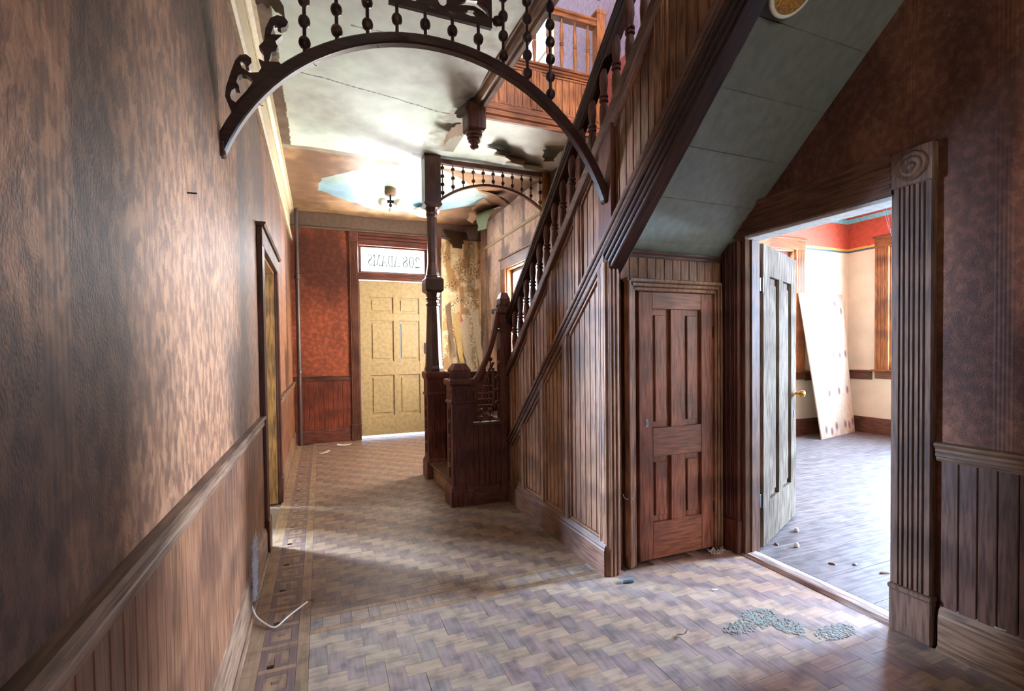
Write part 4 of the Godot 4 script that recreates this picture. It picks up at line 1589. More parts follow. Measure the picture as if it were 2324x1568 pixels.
# a member that follows the stair slope; y offsets below/above the line, x from the hall side inwards
func slope_rail(s: Node3D, called: String, z0: float, z1: float, line: Callable, dy0: float, dy1: float, x0: float, x1: float, m: Material) -> void:
	var st := new_st()
	var a: float = line.call(z0)
	var dir := Vector3(0, SLOPE, 1)
	var c := minf(0.006, 0.3 * (dy1 - dy0))
	var prof := V2([x0, dy0 + c, x0 + c, dy0, x1 - c, dy0, x1, dy0 + c, x1, dy1 - c, x1 - c, dy1, x0 + c, dy1, x0, dy1 - c])
	mould(st, prof, Vector3(0, a, z0), Vector3(0, a, z0) + dir * (z1 - z0), Vector3.RIGHT, Vector3.UP)
	obj(called, st, m, s)


func panel_boards(s: Node3D, a: float, b: float, low: Callable, high: Callable) -> void:
	var n := maxi(1, roundi((b - a) / 0.069))
	var w := (b - a) / n
	for i in n:
		var z0 := a + w * i + 0.0012
		var z1 := z0 + w - 0.0024
		var h0: float = high.call(z0)
		var h1: float = high.call(z1)
		var l0: float = low.call(z0)
		var l1: float = low.call(z1)
		if h1 - l1 < 0.04:
			continue
		if h0 < l0 + 0.01:
			h0 = l0 + 0.01
		var st := new_st()
		tint = tone(0.16, 0.05)
		prism(st, V2([z0 + 0.004, l0, z1 - 0.004, l1, z1 - 0.004, h1, z0 + 0.004, h0]), Vector3(STAIR + 0.022, 0, 0), Vector3.BACK, Vector3.UP, Vector3.RIGHT * 0.01)
		prism(st, V2([z0, l0, z1, l1, z1, h1, z0, h0]), Vector3(STAIR + 0.026, 0, 0), Vector3.BACK, Vector3.UP, Vector3.RIGHT * 0.008)
		obj("plank", st, M.panel, s)
	tint = Color.WHITE


func edge_bead(s: Node3D, q: Array) -> void:
	var st := new_st()
	var c: Vector2 = (q[0] + q[1] + q[2] + q[3]) / 4.0
	for i in 4:
		var a: Vector2 = q[i]
		var b: Vector2 = q[(i + 1) % 4]
		if a.distance_to(b) < 0.02:
			continue
		var n := Vector2(-(b - a).y, (b - a).x).normalized()
		if n.dot(c - a) < 0:
			n = -n
		prism(st, PackedVector2Array([a, b, b + n * 0.016, a + n * 0.016]), Vector3(STAIR + 0.008, 0, 0), Vector3.BACK, Vector3.UP, Vector3.RIGHT * 0.018)
	obj("panel_bead", st, M.panel, s)


# a square newel: base, shaft with rows of raised and sunk blocks, band, moulded cap with half-round arches and a clipped top
func newel(s: Node3D, c: Vector3, h: float, y0: float, top: float, capw: float) -> void:
	var n := Node3D.new()
	n.name = "newel_post"
	s.add_child(n, true)
	n.position = c - s.position
	var st := new_st()
	square_post(st, R([0, 0, h + 0.022, 0, h + 0.022, 0.13, h + 0.016, 0.145, h + 0.016, 0.155, h, 0.175, h, top - 0.2, h + 0.012, top - 0.19, h + 0.012, top - 0.175, h + 0.002, top - 0.165, h + 0.002, top - 0.045, capw - 0.004, top - 0.03, capw, top - 0.02, capw, top + 0.01, capw - 0.01, top + 0.02, 0, top + 0.02]), c)
	obj("shaft", st, M.dark, n)
	st = new_st()
	var ch := h * 0.9
	square_post(st, R([ch, top + 0.02, ch, top + 0.10, ch * 0.6, top + 0.155, 0, top + 0.155]), c)
	obj("cap", st, M.dark, n)
	st = new_st()
	for d in [Vector3.LEFT, Vector3.BACK, Vector3.RIGHT, Vector3.FORWARD]:
		var u: Vector3 = Vector3.UP.cross(d)
		var arc := []
		var us := []
		var vs := []
		for k in 11:
			var t := PI * k / 10.0
			var r := u * cos(t) + Vector3.UP * sin(t)
			arc.append(c + Vector3.UP * (top + 0.025) + d * ch + r * ch * 0.62)
			us.append(r)
			vs.append(d)
		sweep(st, V2([-0.008, 0, 0.008, 0, 0.006, 0.012, -0.006, 0.012]), arc, us, vs)
	obj("cap_arch", st, M.dark, n)
	var rows := int((top - 0.45) / 0.128)
	for d in [Vector3.LEFT, Vector3.BACK]:
		var u: Vector3 = Vector3.UP.cross(d).abs()
		for k in rows:
			st = new_st()
			var y := 0.24 + 0.128 * k
			var m: Vector3 = c + Vector3.UP * y + d * h
			# each is a sunk-looking square frame with a raised sill block
			for q in [[-0.30, -0.2, 0, 0.09], [0.2, 0.30, 0, 0.09], [-0.30, 0.30, 0.088, 0.112]]:
				var a: Vector3 = m + u * h * q[0] + Vector3.UP * q[2]
				var b: Vector3 = m + u * h * q[1] + Vector3.UP * q[3] + d * 0.008
				box(st, Vector3(minf(a.x, b.x), a.y, minf(a.z, b.z)), Vector3(maxf(a.x, b.x), b.y, maxf(a.z, b.z)), 0.002)
			obj("raised_block", st, M.dark, n)
		# small studs in the band under the cap
		st = new_st()
		for k in 3:
			for j in 2:
				var a: Vector3 = c + d * (h + 0.002) + u * h * (-0.62 + 0.5 * k) + Vector3.UP * (top - 0.15 + 0.045 * j)
				var b: Vector3 = a + u * h * 0.36 + Vector3.UP * 0.03 + d * 0.006
				box(st, Vector3(minf(a.x, b.x), a.y, minf(a.z, b.z)), Vector3(maxf(a.x, b.x), b.y, maxf(a.z, b.z)), 0.002)
		obj("band_studs", st, M.dark, n)


# ---------------------------------------------------------------- column, half wall, arches

# flat-sided post of n sides; profile is (half width across flats, height)
func facet_post(st: SurfaceTool, prof: Array, at: Vector3, n: int) -> void:
	var k := 1.0 / cos(PI / n)
	for i in prof.size() - 1:
		for j in n:
			var t0 := PI / n + TAU * j / n
			var t1 := t0 + TAU / n
			var d0 := Vector3(cos(t0), 0, sin(t0)) * k
			var d1 := Vector3(cos(t1), 0, sin(t1)) * k
			var p: Vector2 = prof[i]
			var q: Vector2 = prof[i + 1]
			var side := Vector3(cos((t0 + t1) / 2), 0, sin((t0 + t1) / 2))
			var nn := (side * (q.y - p.y) - Vector3.UP * (q.x - p.x)).normalized()
			var a: Vector3 = at + d0 * p.x + Vector3.UP * p.y
			var b: Vector3 = at + d1 * p.x + Vector3.UP * p.y
			var c: Vector3 = at + d1 * q.x + Vector3.UP * q.y
			var d: Vector3 = at + d0 * q.x + Vector3.UP * q.y
			if p.x > 1e-5:
				tri(st, a, b, c, nn, nn, nn)
			if q.x > 1e-5:
				tri(st, a, c, d, nn, nn, nn)


func column_and_half_wall() -> void:
	var c := Vector3(1.14, 0, -5.1)
	var o := thing("turned_column", "tall dark column on a panelled pedestal at the foot of the stair", "column", c, "", "thing")
	var st := new_st()
	square_post(st, R([0, 0, 0.112, 0, 0.112, 0.17, 0.104, 0.19, 0.092, 0.21, 0.092, 0.88, 0.102, 0.89, 0.102, 0.91, 0.094, 0.92, 0.094, 1.05, 0.106, 1.07, 0.112, 1.09, 0.112, 1.125, 0.10, 1.14, 0, 1.14]), c)
	obj("pedestal", st, M.dark, o)
	for d in [Vector3.LEFT, Vector3.BACK]:
		var u: Vector3 = Vector3.UP.cross(d).abs()
		for k in 5:
			st = new_st()
			var m: Vector3 = c + Vector3.UP * (0.27 + 0.125 * k) + d * 0.092
			for q in [[-0.35, -0.25, 0, 0.085], [0.25, 0.35, 0, 0.085], [-0.35, 0.35, 0.083, 0.108]]:
				var a: Vector3 = m + u * 0.092 * q[0] + Vector3.UP * q[2]
				var b: Vector3 = m + u * 0.092 * q[1] + Vector3.UP * q[3] + d * 0.008
				box(st, Vector3(minf(a.x, b.x), a.y, minf(a.z, b.z)), Vector3(maxf(a.x, b.x), b.y, maxf(a.z, b.z)), 0.002)
			obj("raised_block", st, M.dark, o)
	st = new_st()
	facet_post(st, R([0.0, 1.14, 0.094, 1.14, 0.096, 1.17, 0.086, 1.2, 0.062, 1.80, 0.058, 1.84, 0.07, 1.85, 0.07, 1.87, 0.06, 1.88, 0.06, 1.905, 0.072, 1.915, 0.072, 1.93, 0.062, 1.94, 0.07, 1.97, 0.08, 1.995]), c, 8)
	obj("tapered_shaft", st, M.column, o)
	st = new_st()
	square_post(st, R([0.0, 1.985, 0.075, 1.985, 0.098, 2.01, 0.098, 2.125, 0.075, 2.15, 0.0, 2.15]), c)
	obj("square_block", st, M.column, o)
	st = new_st()
	facet_post(st, R([0.0, 2.15, 0.078, 2.15, 0.078, 2.165, 0.068, 2.175, 0.066, 2.20, 0.056, 2.26, 0.05, 2.30, 0.05, 2.80, 0.058, 2.82, 0.058, 2.845, 0.052, 2.855, 0.06, 2.88, 0.07, 2.90]), c, 8)
	obj("upper_shaft", st, M.column, o)
	st = new_st()
	square_post(st, R([0.0, 2.895, 0.07, 2.895, 0.096, 2.915, 0.096, 2.93, 0.086, 2.945, 0.086, CEIL + 0.005, 0.0, CEIL + 0.005]), c)
	obj("top_box", st, M.column, o)
	# half wall under the small arch
	var h := thing("half_wall", "dark boarded half wall with a ledge behind the newel post", "half wall", Vector3(1.9, 0, -5.1), "", "structure")
	st = new_st()
	box(st, Vector3(1.235, 0, -5.13), Vector3(RIGHT, 1.06, -5.07))
	obj("core", st, M.dark, h)
	for k in 18:
		st = new_st()
		tint = tone(0.12)
		box(st, Vector3(1.24 + 0.0725 * k, 0.0, -5.07), Vector3(1.31 + 0.0725 * k, 1.04, -5.055), 0.004)
		obj("plank", st, M.dark, h)
	tint = Color.WHITE
	st = new_st()
	box(st, Vector3(1.235, 1.06, -5.15), Vector3(RIGHT, 1.10, -5.04), 0.006)
	box(st, Vector3(1.235, 1.10, -5.165), Vector3(RIGHT, 1.13, -5.025), 0.008)
	obj("ledge", st, M.dark_x, h)


func arch_curve(cx: float, z: float, half: float, foot: float, apex: float, n := 40) -> Array:
	var sagv := apex - foot
	var r := (half * half + sagv * sagv) / (2.0 * sagv)
	var cy := apex - r
	var a0 := atan2(foot - cy, half)
	var pts := []
	var us := []
	var vs := []
	for i in n + 1:
		var t := lerpf(PI - a0, a0, float(i) / n)
		var d := Vector3(cos(t), sin(t), 0)
		pts.append(Vector3(cx, cy, z) + d * r)
		us.append(d)
		vs.append(Vector3(0, 0, 1))
	return [pts, us, vs, r, cy]


func arches() -> void:
	# near arch across the hall
	var z := -2.37
	var o := thing("fretwork_arch", "large dark fretwork arch with beaded spindles spanning the hall in front", "arch", Vector3(0.59, 2.2, z))
	var q := arch_curve(0.585, z, 0.968, 2.225, 2.888)
	var r: float = q[3]
	var cy: float = q[4]
	var st := new_st()
	sweep(st, V2([-0.026, -0.018, -0.020, -0.024, 0.020, -0.024, 0.026, -0.018, 0.026, 0.018, 0.020, 0.024, -0.020, 0.024, -0.026, 0.018]), q[0], q[1], q[2])
	obj("arch_rail", st, M.arch, o)
	st = new_st()
	for s in [-1.0, 1.0]:
		var fx: float = 0.585 + s * 0.962
		st = new_st()
		box(st, Vector3(fx - 0.018, 2.195, z - 0.027), Vector3(fx + 0.018, 2.26, z + 0.027), 0.012)
		obj("arch_foot", st, M.arch, o)
	st = new_st()
	box(st, Vector3(LEFT + 0.035, 3.37, z - 0.03), Vector3(STAIR - 0.02, 3.43, z + 0.03), 0.006)
	obj("head_rail", st, M.arch, o)
	for k in 10:
		var x := -0.04 + 0.138 * k
		var y0 := cy + sqrt((r + 0.024) * (r + 0.024) - (x - 0.585) * (x - 0.585))
		var y1 := 3.372
		if x > 0.34 and x < 0.85:
			y1 = 3.034
		var n := maxi(1, int((y1 - y0) / 0.092))
		st = new_st()
		bead_string(st, Vector3(x, y0, z), Vector3.UP, y1 - y0, n, 0.0255, 0.0085)
		obj("beaded_spindle", st, M.arch, o)
	st = new_st()
	bead_string(st, Vector3(0.86, 3.08, z), Vector3.RIGHT, 0.07, 1, 0.0255, 0.0085)
	obj("bead_link", st, M.arch, o)
	st = new_st()
	bead_string(st, Vector3(0.86, 3.25, z), Vector3.RIGHT, 0.07, 1, 0.0255, 0.0085)
	obj("bead_link", st, M.arch, o)
	# pierced panel
	var p := CSGPolygon3D.new()
	p.name = "pierced_panel"
	p.polygon = V2([0.335, 3.03, 0.86, 3.03, 0.86, 3.37, 0.335, 3.37])
	p.depth = 0.022
	p.material = M.arch
	o.add_child(p, true)
	p.position = Vector3(0, 0, z + 0.011) - o.position
	var holes := []
	for k in 5:
		var t := PI / 2 + TAU * (k + 0.5) / 5
		holes.append(ellipse(Vector2(0.598, 3.17) + Vector2(cos(t), sin(t)) * 0.05, 0.042, 0.026, t))
	for s in [-1.0, 1.0]:
		var c := Vector2(0.598 + s * 0.165, 3.10)
		holes.append(mirror(V2([-0.085, 0.0, -0.04, 0.04, 0.02, 0.05, 0.07, 0.02, 0.085, -0.02, 0.05, 0.005, 0.0, 0.02, -0.045, 0.012]), c, s))
		holes.append(mirror(V2([-0.055, -0.03, -0.02, -0.035, 0.03, -0.03, 0.0, -0.005, -0.03, -0.008]), c, s))
		holes.append(mirror(V2([-0.06, 0.12, -0.02, 0.17, 0.04, 0.18, 0.085, 0.14, 0.06, 0.11, 0.02, 0.14, -0.02, 0.125]), c, s))
		holes.append(V2([0.598 + s * 0.05 - 0.017, 3.05, 0.598 + s * 0.05 + 0.017, 3.05, 0.598 + s * 0.05 + 0.017, 3.062, 0.598 + s * 0.05 - 0.017, 3.062]))
	for h in holes:
		var c := CSGPolygon3D.new()
		c.name = "hole"
		c.operation = CSGShape3D.OPERATION_SUBTRACTION
		c.polygon = h
		c.depth = 0.2
		c.position = Vector3(0, 0, 0.05)
		c.material = M.arch
		p.add_child(c, true)
	# scroll bracket at the left foot
	var b := CSGPolygon3D.new()
	b.name = "scroll_bracket"
	b.polygon = V2(SCROLL)
	b.depth = 0.036
	b.material = M.arch
	o.add_child(b, true)
	b.position = Vector3(0, 0, z + 0.018) - o.position
	var hh := CSGPolygon3D.new()
	hh.name = "heart_hole"
	hh.operation = CSGShape3D.OPERATION_SUBTRACTION
	hh.polygon = V2(SCROLL_HOLE)
	hh.depth = 0.2
	hh.position = Vector3(0, 0, 0.05)
	hh.material = M.arch
	b.add_child(hh, true)
	# small hooks under the arch
	for k in 7:
		var t := PI * (0.80 - 0.1 * k)
		var d := Vector3(cos(t), sin(t), 0)
		st = new_st()
		var a: Vector3 = Vector3(0.59, cy, z + 0.01) + d * (r - 0.026)
		tube(st, [a, a - d * 0.012, a - d * 0.014 + Vector3(0.006, 0.002, 0)], 0.0016, 5)
		obj("hook", st, M.iron, o)
	# small arch between the column and the right wall
	z = -5.1
	var s2 := thing("fretwork_arch", "small brown fretwork arch with beaded spindles beside the column", "arch", Vector3(1.87, 3.0, z))
	q = arch_curve(1.855, z, 0.63, 2.985, 3.215, 28)
	r = q[3]
	cy = q[4]
	st = new_st()
	sweep(st, V2([-0.013, -0.018, 0.013, -0.018, 0.013, 0.018, -0.013, 0.018]), q[0], q[1], q[2])
	obj("arch_rail", st, M.baluster, s2)
	st = new_st()
	box(st, Vector3(1.226, 3.385, z - 0.035), Vector3(2.46, 3.435, z + 0.035), 0.008)
	obj("head_rail", st, M.rail_x, s2)
	st = new_st()
	box(st, Vector3(2.45, 2.93, z - 0.045), Vector3(RIGHT - 0.004, 3.435, z + 0.045), 0.008)
	box(st, Vector3(2.47, 2.98, z + 0.04), Vector3(2.53, 3.39, z + 0.052), 0.004)
	obj("half_post", st, M.oak, s2)
	for k in 11:
		var x := 1.265 + 0.1168 * k
		var y0 := cy + sqrt((r + 0.012) * (r + 0.012) - (x - 1.855) * (x - 1.855))
		st = new_st()
		bead_string(st, Vector3(x, y0, z), Vector3.UP, 3.387 - y0, maxi(1, roundi((3.387 - y0) / 0.1)), 0.021, 0.0065)
		obj("beaded_spindle", st, M.baluster, s2)


func ellipse(c: Vector2, a: float, b: float, turn: float) -> PackedVector2Array:
	var p := PackedVector2Array()
	for k in 14:
		p.append(c + Vector2(cos(TAU * k / 14) * a, sin(TAU * k / 14) * b).rotated(turn))
	return p


func mirror(p: PackedVector2Array, c: Vector2, s: float) -> PackedVector2Array:
	var o := PackedVector2Array()
	for q in p:
		o.append(c + Vector2(q.x * s, q.y))
	if s < 0:
		o.reverse()
	return o


# ---------------------------------------------------------------- the gallery upstairs

func balcony() -> void:
	var z := -3.92
	var b := thing("gallery_railing", "orange-brown panelled gallery railing with slim balusters upstairs across the stair opening", "railing", Vector3(1.95, 3.4, z))
	var st := new_st()
	box(st, Vector3(1.33, 3.38, z - 0.05), Vector3(RIGHT, 3.9, z - 0.02))
	obj("backing", st, M.orange, b)
	st = new_st()
	mould(st, V2([0, 0, 0.03, 0, 0.03, 0.03, 0.045, 0.04, 0.045, 0.06, 0.03, 0.07, 0.03, 0.085, 0.038, 0.092, 0.038, 0.105, 0.02, 0.115, 0.02, 0.15, 0, 0.15]), Vector3(1.335, 3.36, z - 0.02), Vector3(RIGHT, 3.36, z - 0.02), Vector3.BACK, Vector3.UP)
	obj("fascia", st, M.orange_x, b)
	for q in [[1.335, 1.40], [1.80, 1.90], [2.40, 2.49]]:
		st = new_st()
		box(st, Vector3(q[0], 3.51, z - 0.02), Vector3(q[1], 3.86, z + 0.008), 0.003)
		for k in 3:
			var x: float = q[0] + (q[1] - q[0]) * (0.2 + 0.3 * k)
			box(st, Vector3(x - 0.006, 3.51, z + 0.004), Vector3(x + 0.006, 3.86, z + 0.013), 0.002)
		obj("stile", st, M.orange, b)
	for q in [[1.40, 1.80], [1.90, 2.40]]:
		boards(b, 0, z - 0.02, 0.012, q[0] + 0.014, q[1] - 0.014, 3.52, 3.85, 0.068, M.orange, "plank")
		st = new_st()
		for y in [3.51, 3.838]:
			box(st, Vector3(q[0], y, z - 0.02), Vector3(q[1], y + 0.02, z + 0.002), 0.004)
		for x in [q[0], q[1] - 0.014]:
			box(st, Vector3(x, 3.512, z - 0.02), Vector3(x + 0.014, 3.856, z + 0.001), 0.004)
		obj("panel_bead", st, M.orange, b)
	st = new_st()
	mould(st, V2([-0.06, 0, 0.012, 0, 0.014, 0.014, 0.026, 0.022, 0.03, 0.034, 0.044, 0.04, 0.048, 0.05, 0.044, 0.062, -0.06, 0.062]), Vector3(1.335, 3.858, z), Vector3(RIGHT, 3.858, z), Vector3.BACK, Vector3.UP)
	obj("cap_rail", st, M.orange_x, b)
	st = new_st()
	mould(st, V2([-0.045, 0, 0.03, 0, 0.03, 0.03, 0.044, 0.04, 0.044, 0.06, 0.02, 0.075, -0.045, 0.075]), Vector3(1.335, 4.39, z), Vector3(2.47, 4.39, z), Vector3.BACK, Vector3.UP)
	obj("handrail", st, M.orange_x, b)
	for k in 8:
		var x := 2.382 - 0.138 * k
		st = new_st()
		lathe(st, R([0.009, 0.0, 0.016, 0.10, 0.0205, 0.17, 0.020, 0.20, 0.012, 0.222, 0.0195, 0.228, 0.0195, 0.238, 0.013, 0.242, 0.0195, 0.247, 0.0195, 0.257, 0.012, 0.262, 0.019, 0.29, 0.0175, 0.33, 0.008, 0.475]), Vector3(x, 3.918, z), Vector3.UP, 12)
		obj("baluster", st, M.orange, b)
	st = new_st()
	square_post(st, R([0, 3.9, 0.042, 3.9, 0.042, 4.50, 0.05, 4.51, 0.05, 4.535, 0.03, 4.56, 0, 4.56]), Vector3(2.502, 0, z + 0.0))
	obj("end_post", st, M.orange, b)
	# turned pendant under the corner of the opening
	var p := thing("pendant_post", "turned drop pendant hanging under the corner of the stair opening", "pendant", Vector3(1.258, 3.1, -3.93))
	var c := Vector3(1.258, 0, -3.93)
	st = new_st()
	square_post(st, R([0, 3.225, 0.066, 3.225, 0.08, 3.24, 0.08, CEIL + 0.005, 0, CEIL + 0.005]), c)
	obj("square_block", st, M.trim_y, p)
	st = new_st()
	lathe(st, R([0.062, 3.23, 0.066, 3.215, 0.07, 3.205, 0.066, 3.195, 0.055, 3.19, 0.062, 3.18, 0.062, 3.17, 0.046, 3.162, 0.052, 3.155, 0.052, 3.145, 0.036, 3.135, 0.03, 3.12, 0.038, 3.108, 0.034, 3.094, 0.02, 3.084, 0.0, 3.08]), c, Vector3.UP, 20)
	obj("turned_drop", st, M.trim_y, p)
	# moulding along the edge of the opening
	st = new_st()
	mould(st, V2([-0.13, 0.05, -0.13, 0.03, -0.115, 0.02, -0.10, 0.02, -0.09, 0.0, -0.07, -0.008, -0.05, 0.0, -0.04, 0.0, -0.03, -0.018, 0.0, -0.022, 0.012, -0.012, 0.012, 0.3, 0.0, 0.3, 0.0, 0.05]), Vector3(1.333, CEIL - 0.024, -3.95), Vector3(1.333, CEIL - 0.024, 0.2), Vector3.RIGHT, Vector3.UP)
	tag(obj("trim_4", st, M.trim_z), "dusty moulded edge of the ceiling along the stair opening", "moulding", "", "structure")
	st = new_st()
	mould(st, V2([0, 0, 0.02, 0, 0.034, 0.012, 0.034, 0.022, 0.02, 0.03, 0.012, 0.048, 0, 0.05]), Vector3(RIGHT, 3.02, FAR), Vector3(RIGHT, 3.02, -5.15), Vector3.LEFT, Vector3.UP)
	tag(obj("trim_5", st, M.crown), "cream moulding high on the stained wall above the landing window", "moulding", "", "structure")
	st = new_st()
	box(st, Vector3(RIGHT - 0.012, 3.3, -3.88), Vector3(RIGHT - 0.002, 3.95, -2.6))
	tag(obj("trim_6", st, M.pink), "pink painted wall strip beside the stair above the handrail", "painted strip", "", "structure")


# ---------------------------------------------------------------- closet under the stair

func closet_front() -> void:
	var z := -2.46
	var w := Node3D.new()
	w.name = numbered("wall_closet")
	add_child(w)
	tag(w, "narrow boarded wall with a head moulding under the sloping stair", "wall", "", "structure")
	var st := new_st()
	box(st, Vector3(STAIR + 0.06, 0, z - 0.05), Vector3(1.712, 1.975, z - 0.012))
	box(st, Vector3(1.70, 0, z - 0.12), Vector3(1.85, 1.95, z - 0.10))
	box(st, Vector3(2.45, 0, z - 0.05), Vector3(2.55, 1.975, z - 0.012))
	box(st, Vector3(1.80, 1.74, z - 0.05), Vector3(2.45, 1.975, z - 0.012))
	obj("backing", st, M.panel, w)
	boards(w, 0, z - 0.012, 0.012, 1.645, 2.515, 1.78, 1.93, 0.066, M.panel, "plank")
	st = new_st()
	box(st, Vector3(1.645, 0.0, z - 0.012), Vector3(1.714, 1.78, z + 0.0), 0.004)
	obj("side_board", st, M.panel, w)
	st = new_st()
	mould(st, V2([-0.012, 0, 0.004, 0, 0.01, 0.01, 0.01, 0.018, 0.022, 0.028, 0.022, 0.04, -0.012, 0.045]), Vector3(1.645, 1.922, z), Vector3(2.52, 1.922, z), Vector3.BACK, Vector3.UP)
	obj("head_moulding", st, M.rail_x, w)
	var f := thing("closet_frame", "stepped brown casing round the closet door under the stair", "door frame", Vector3(2.1, 0, z), "", "structure")
	for k in 3:
		st = new_st()
		var a := 0.026 * k
		var t := 0.042 - 0.009 * k
		box(st, Vector3(1.742 + a * 0.8, 0.0, z - 0.01), Vector3(1.764 + a * 0.8, 1.79 - a, z + t), 0.005)
		box(st, Vector3(2.494 - 0.017 * k - 0.016, 0.0, z - 0.01), Vector3(2.494 - 0.017 * k, 1.79 - a, z + t), 0.004)
		box(st, Vector3(1.735 + a, 1.766 - a, z - 0.01), Vector3(2.494 - 0.017 * k, 1.79 - a, z + t), 0.005)
		obj("casing_step", st, M.panel, f)
	var d := thing("door_2", "reddish four-panel closet door with a small keyhole plate under the stair", "door", Vector3(1.82, 0, z), "", "structure")
	var zf := z + 0.006
	var zb := z - 0.036
	var xs := [1.842, 1.945, 2.09, 2.203, 2.342, 2.444]
	var ys := [0.012, 0.245, 0.665, 0.85, 1.605, 1.712]
	for q in [[0, 1], [2, 3], [4, 5]]:
		st = new_st()
		tint = tone(0.08)
		if q[0] == 2:
			for k in [[1, 2], [3, 4]]:
				box(st, Vector3(xs[2], ys[k[0]], zb), Vector3(xs[3], ys[k[1]], zf - 0.0005), 0.003)
		else:
			box(st, Vector3(xs[q[0]], ys[0], zb), Vector3(xs[q[1]], ys[5], zf), 0.003)
		obj("stile", st, M.door, d)
	for q in [[0, 1], [2, 3], [4, 5]]:
		st = new_st()
		tint = tone(0.08)
		box(st, Vector3(xs[1], ys[q[0]], zb), Vector3(xs[4], ys[q[1]], zf - 0.0003), 0.003)
		obj("rail", st, M.door_x, d)
	for q in [[1, 2], [3, 4]]:
		for k in [[1, 2], [3, 4]]:
			st = new_st()
			tint = tone(0.1)
			var lo := Vector3(xs[k[0]] - 0.002, ys[q[0]] - 0.002, zb + 0.006)
			var hi := Vector3(xs[k[1]] + 0.002, ys[q[1]] + 0.002, zf - 0.022)
			box(st, lo, hi)
			box(st, Vector3(lo.x + 0.03, lo.y + 0.04, zf - 0.024), Vector3(hi.x - 0.03, hi.y - 0.04, zf - 0.010), 0.009)
			obj("panel", st, M.door, d)
	tint = Color.WHITE
	st = new_st()
	box(st, Vector3(1.886, 0.86, zf), Vector3(1.906, 0.91, zf + 0.004), 0.003)
	obj("keyhole_plate", st, M.tape, d)
	st = new_st()
	box(st, Vector3(1.8935, 0.872, zf + 0.0038), Vector3(1.8985, 0.895, zf + 0.0046))
	obj("keyhole", st, M.iron, d)
	for y in [0.25, 1.42]:
		st = new_st()
		box(st, Vector3(2.438, y, zf - 0.002), Vector3(2.452, y + 0.075, zf + 0.007), 0.003)
		obj("hinge", st, M.iron, d)


# ---------------------------------------------------------------- right wall and its doorway

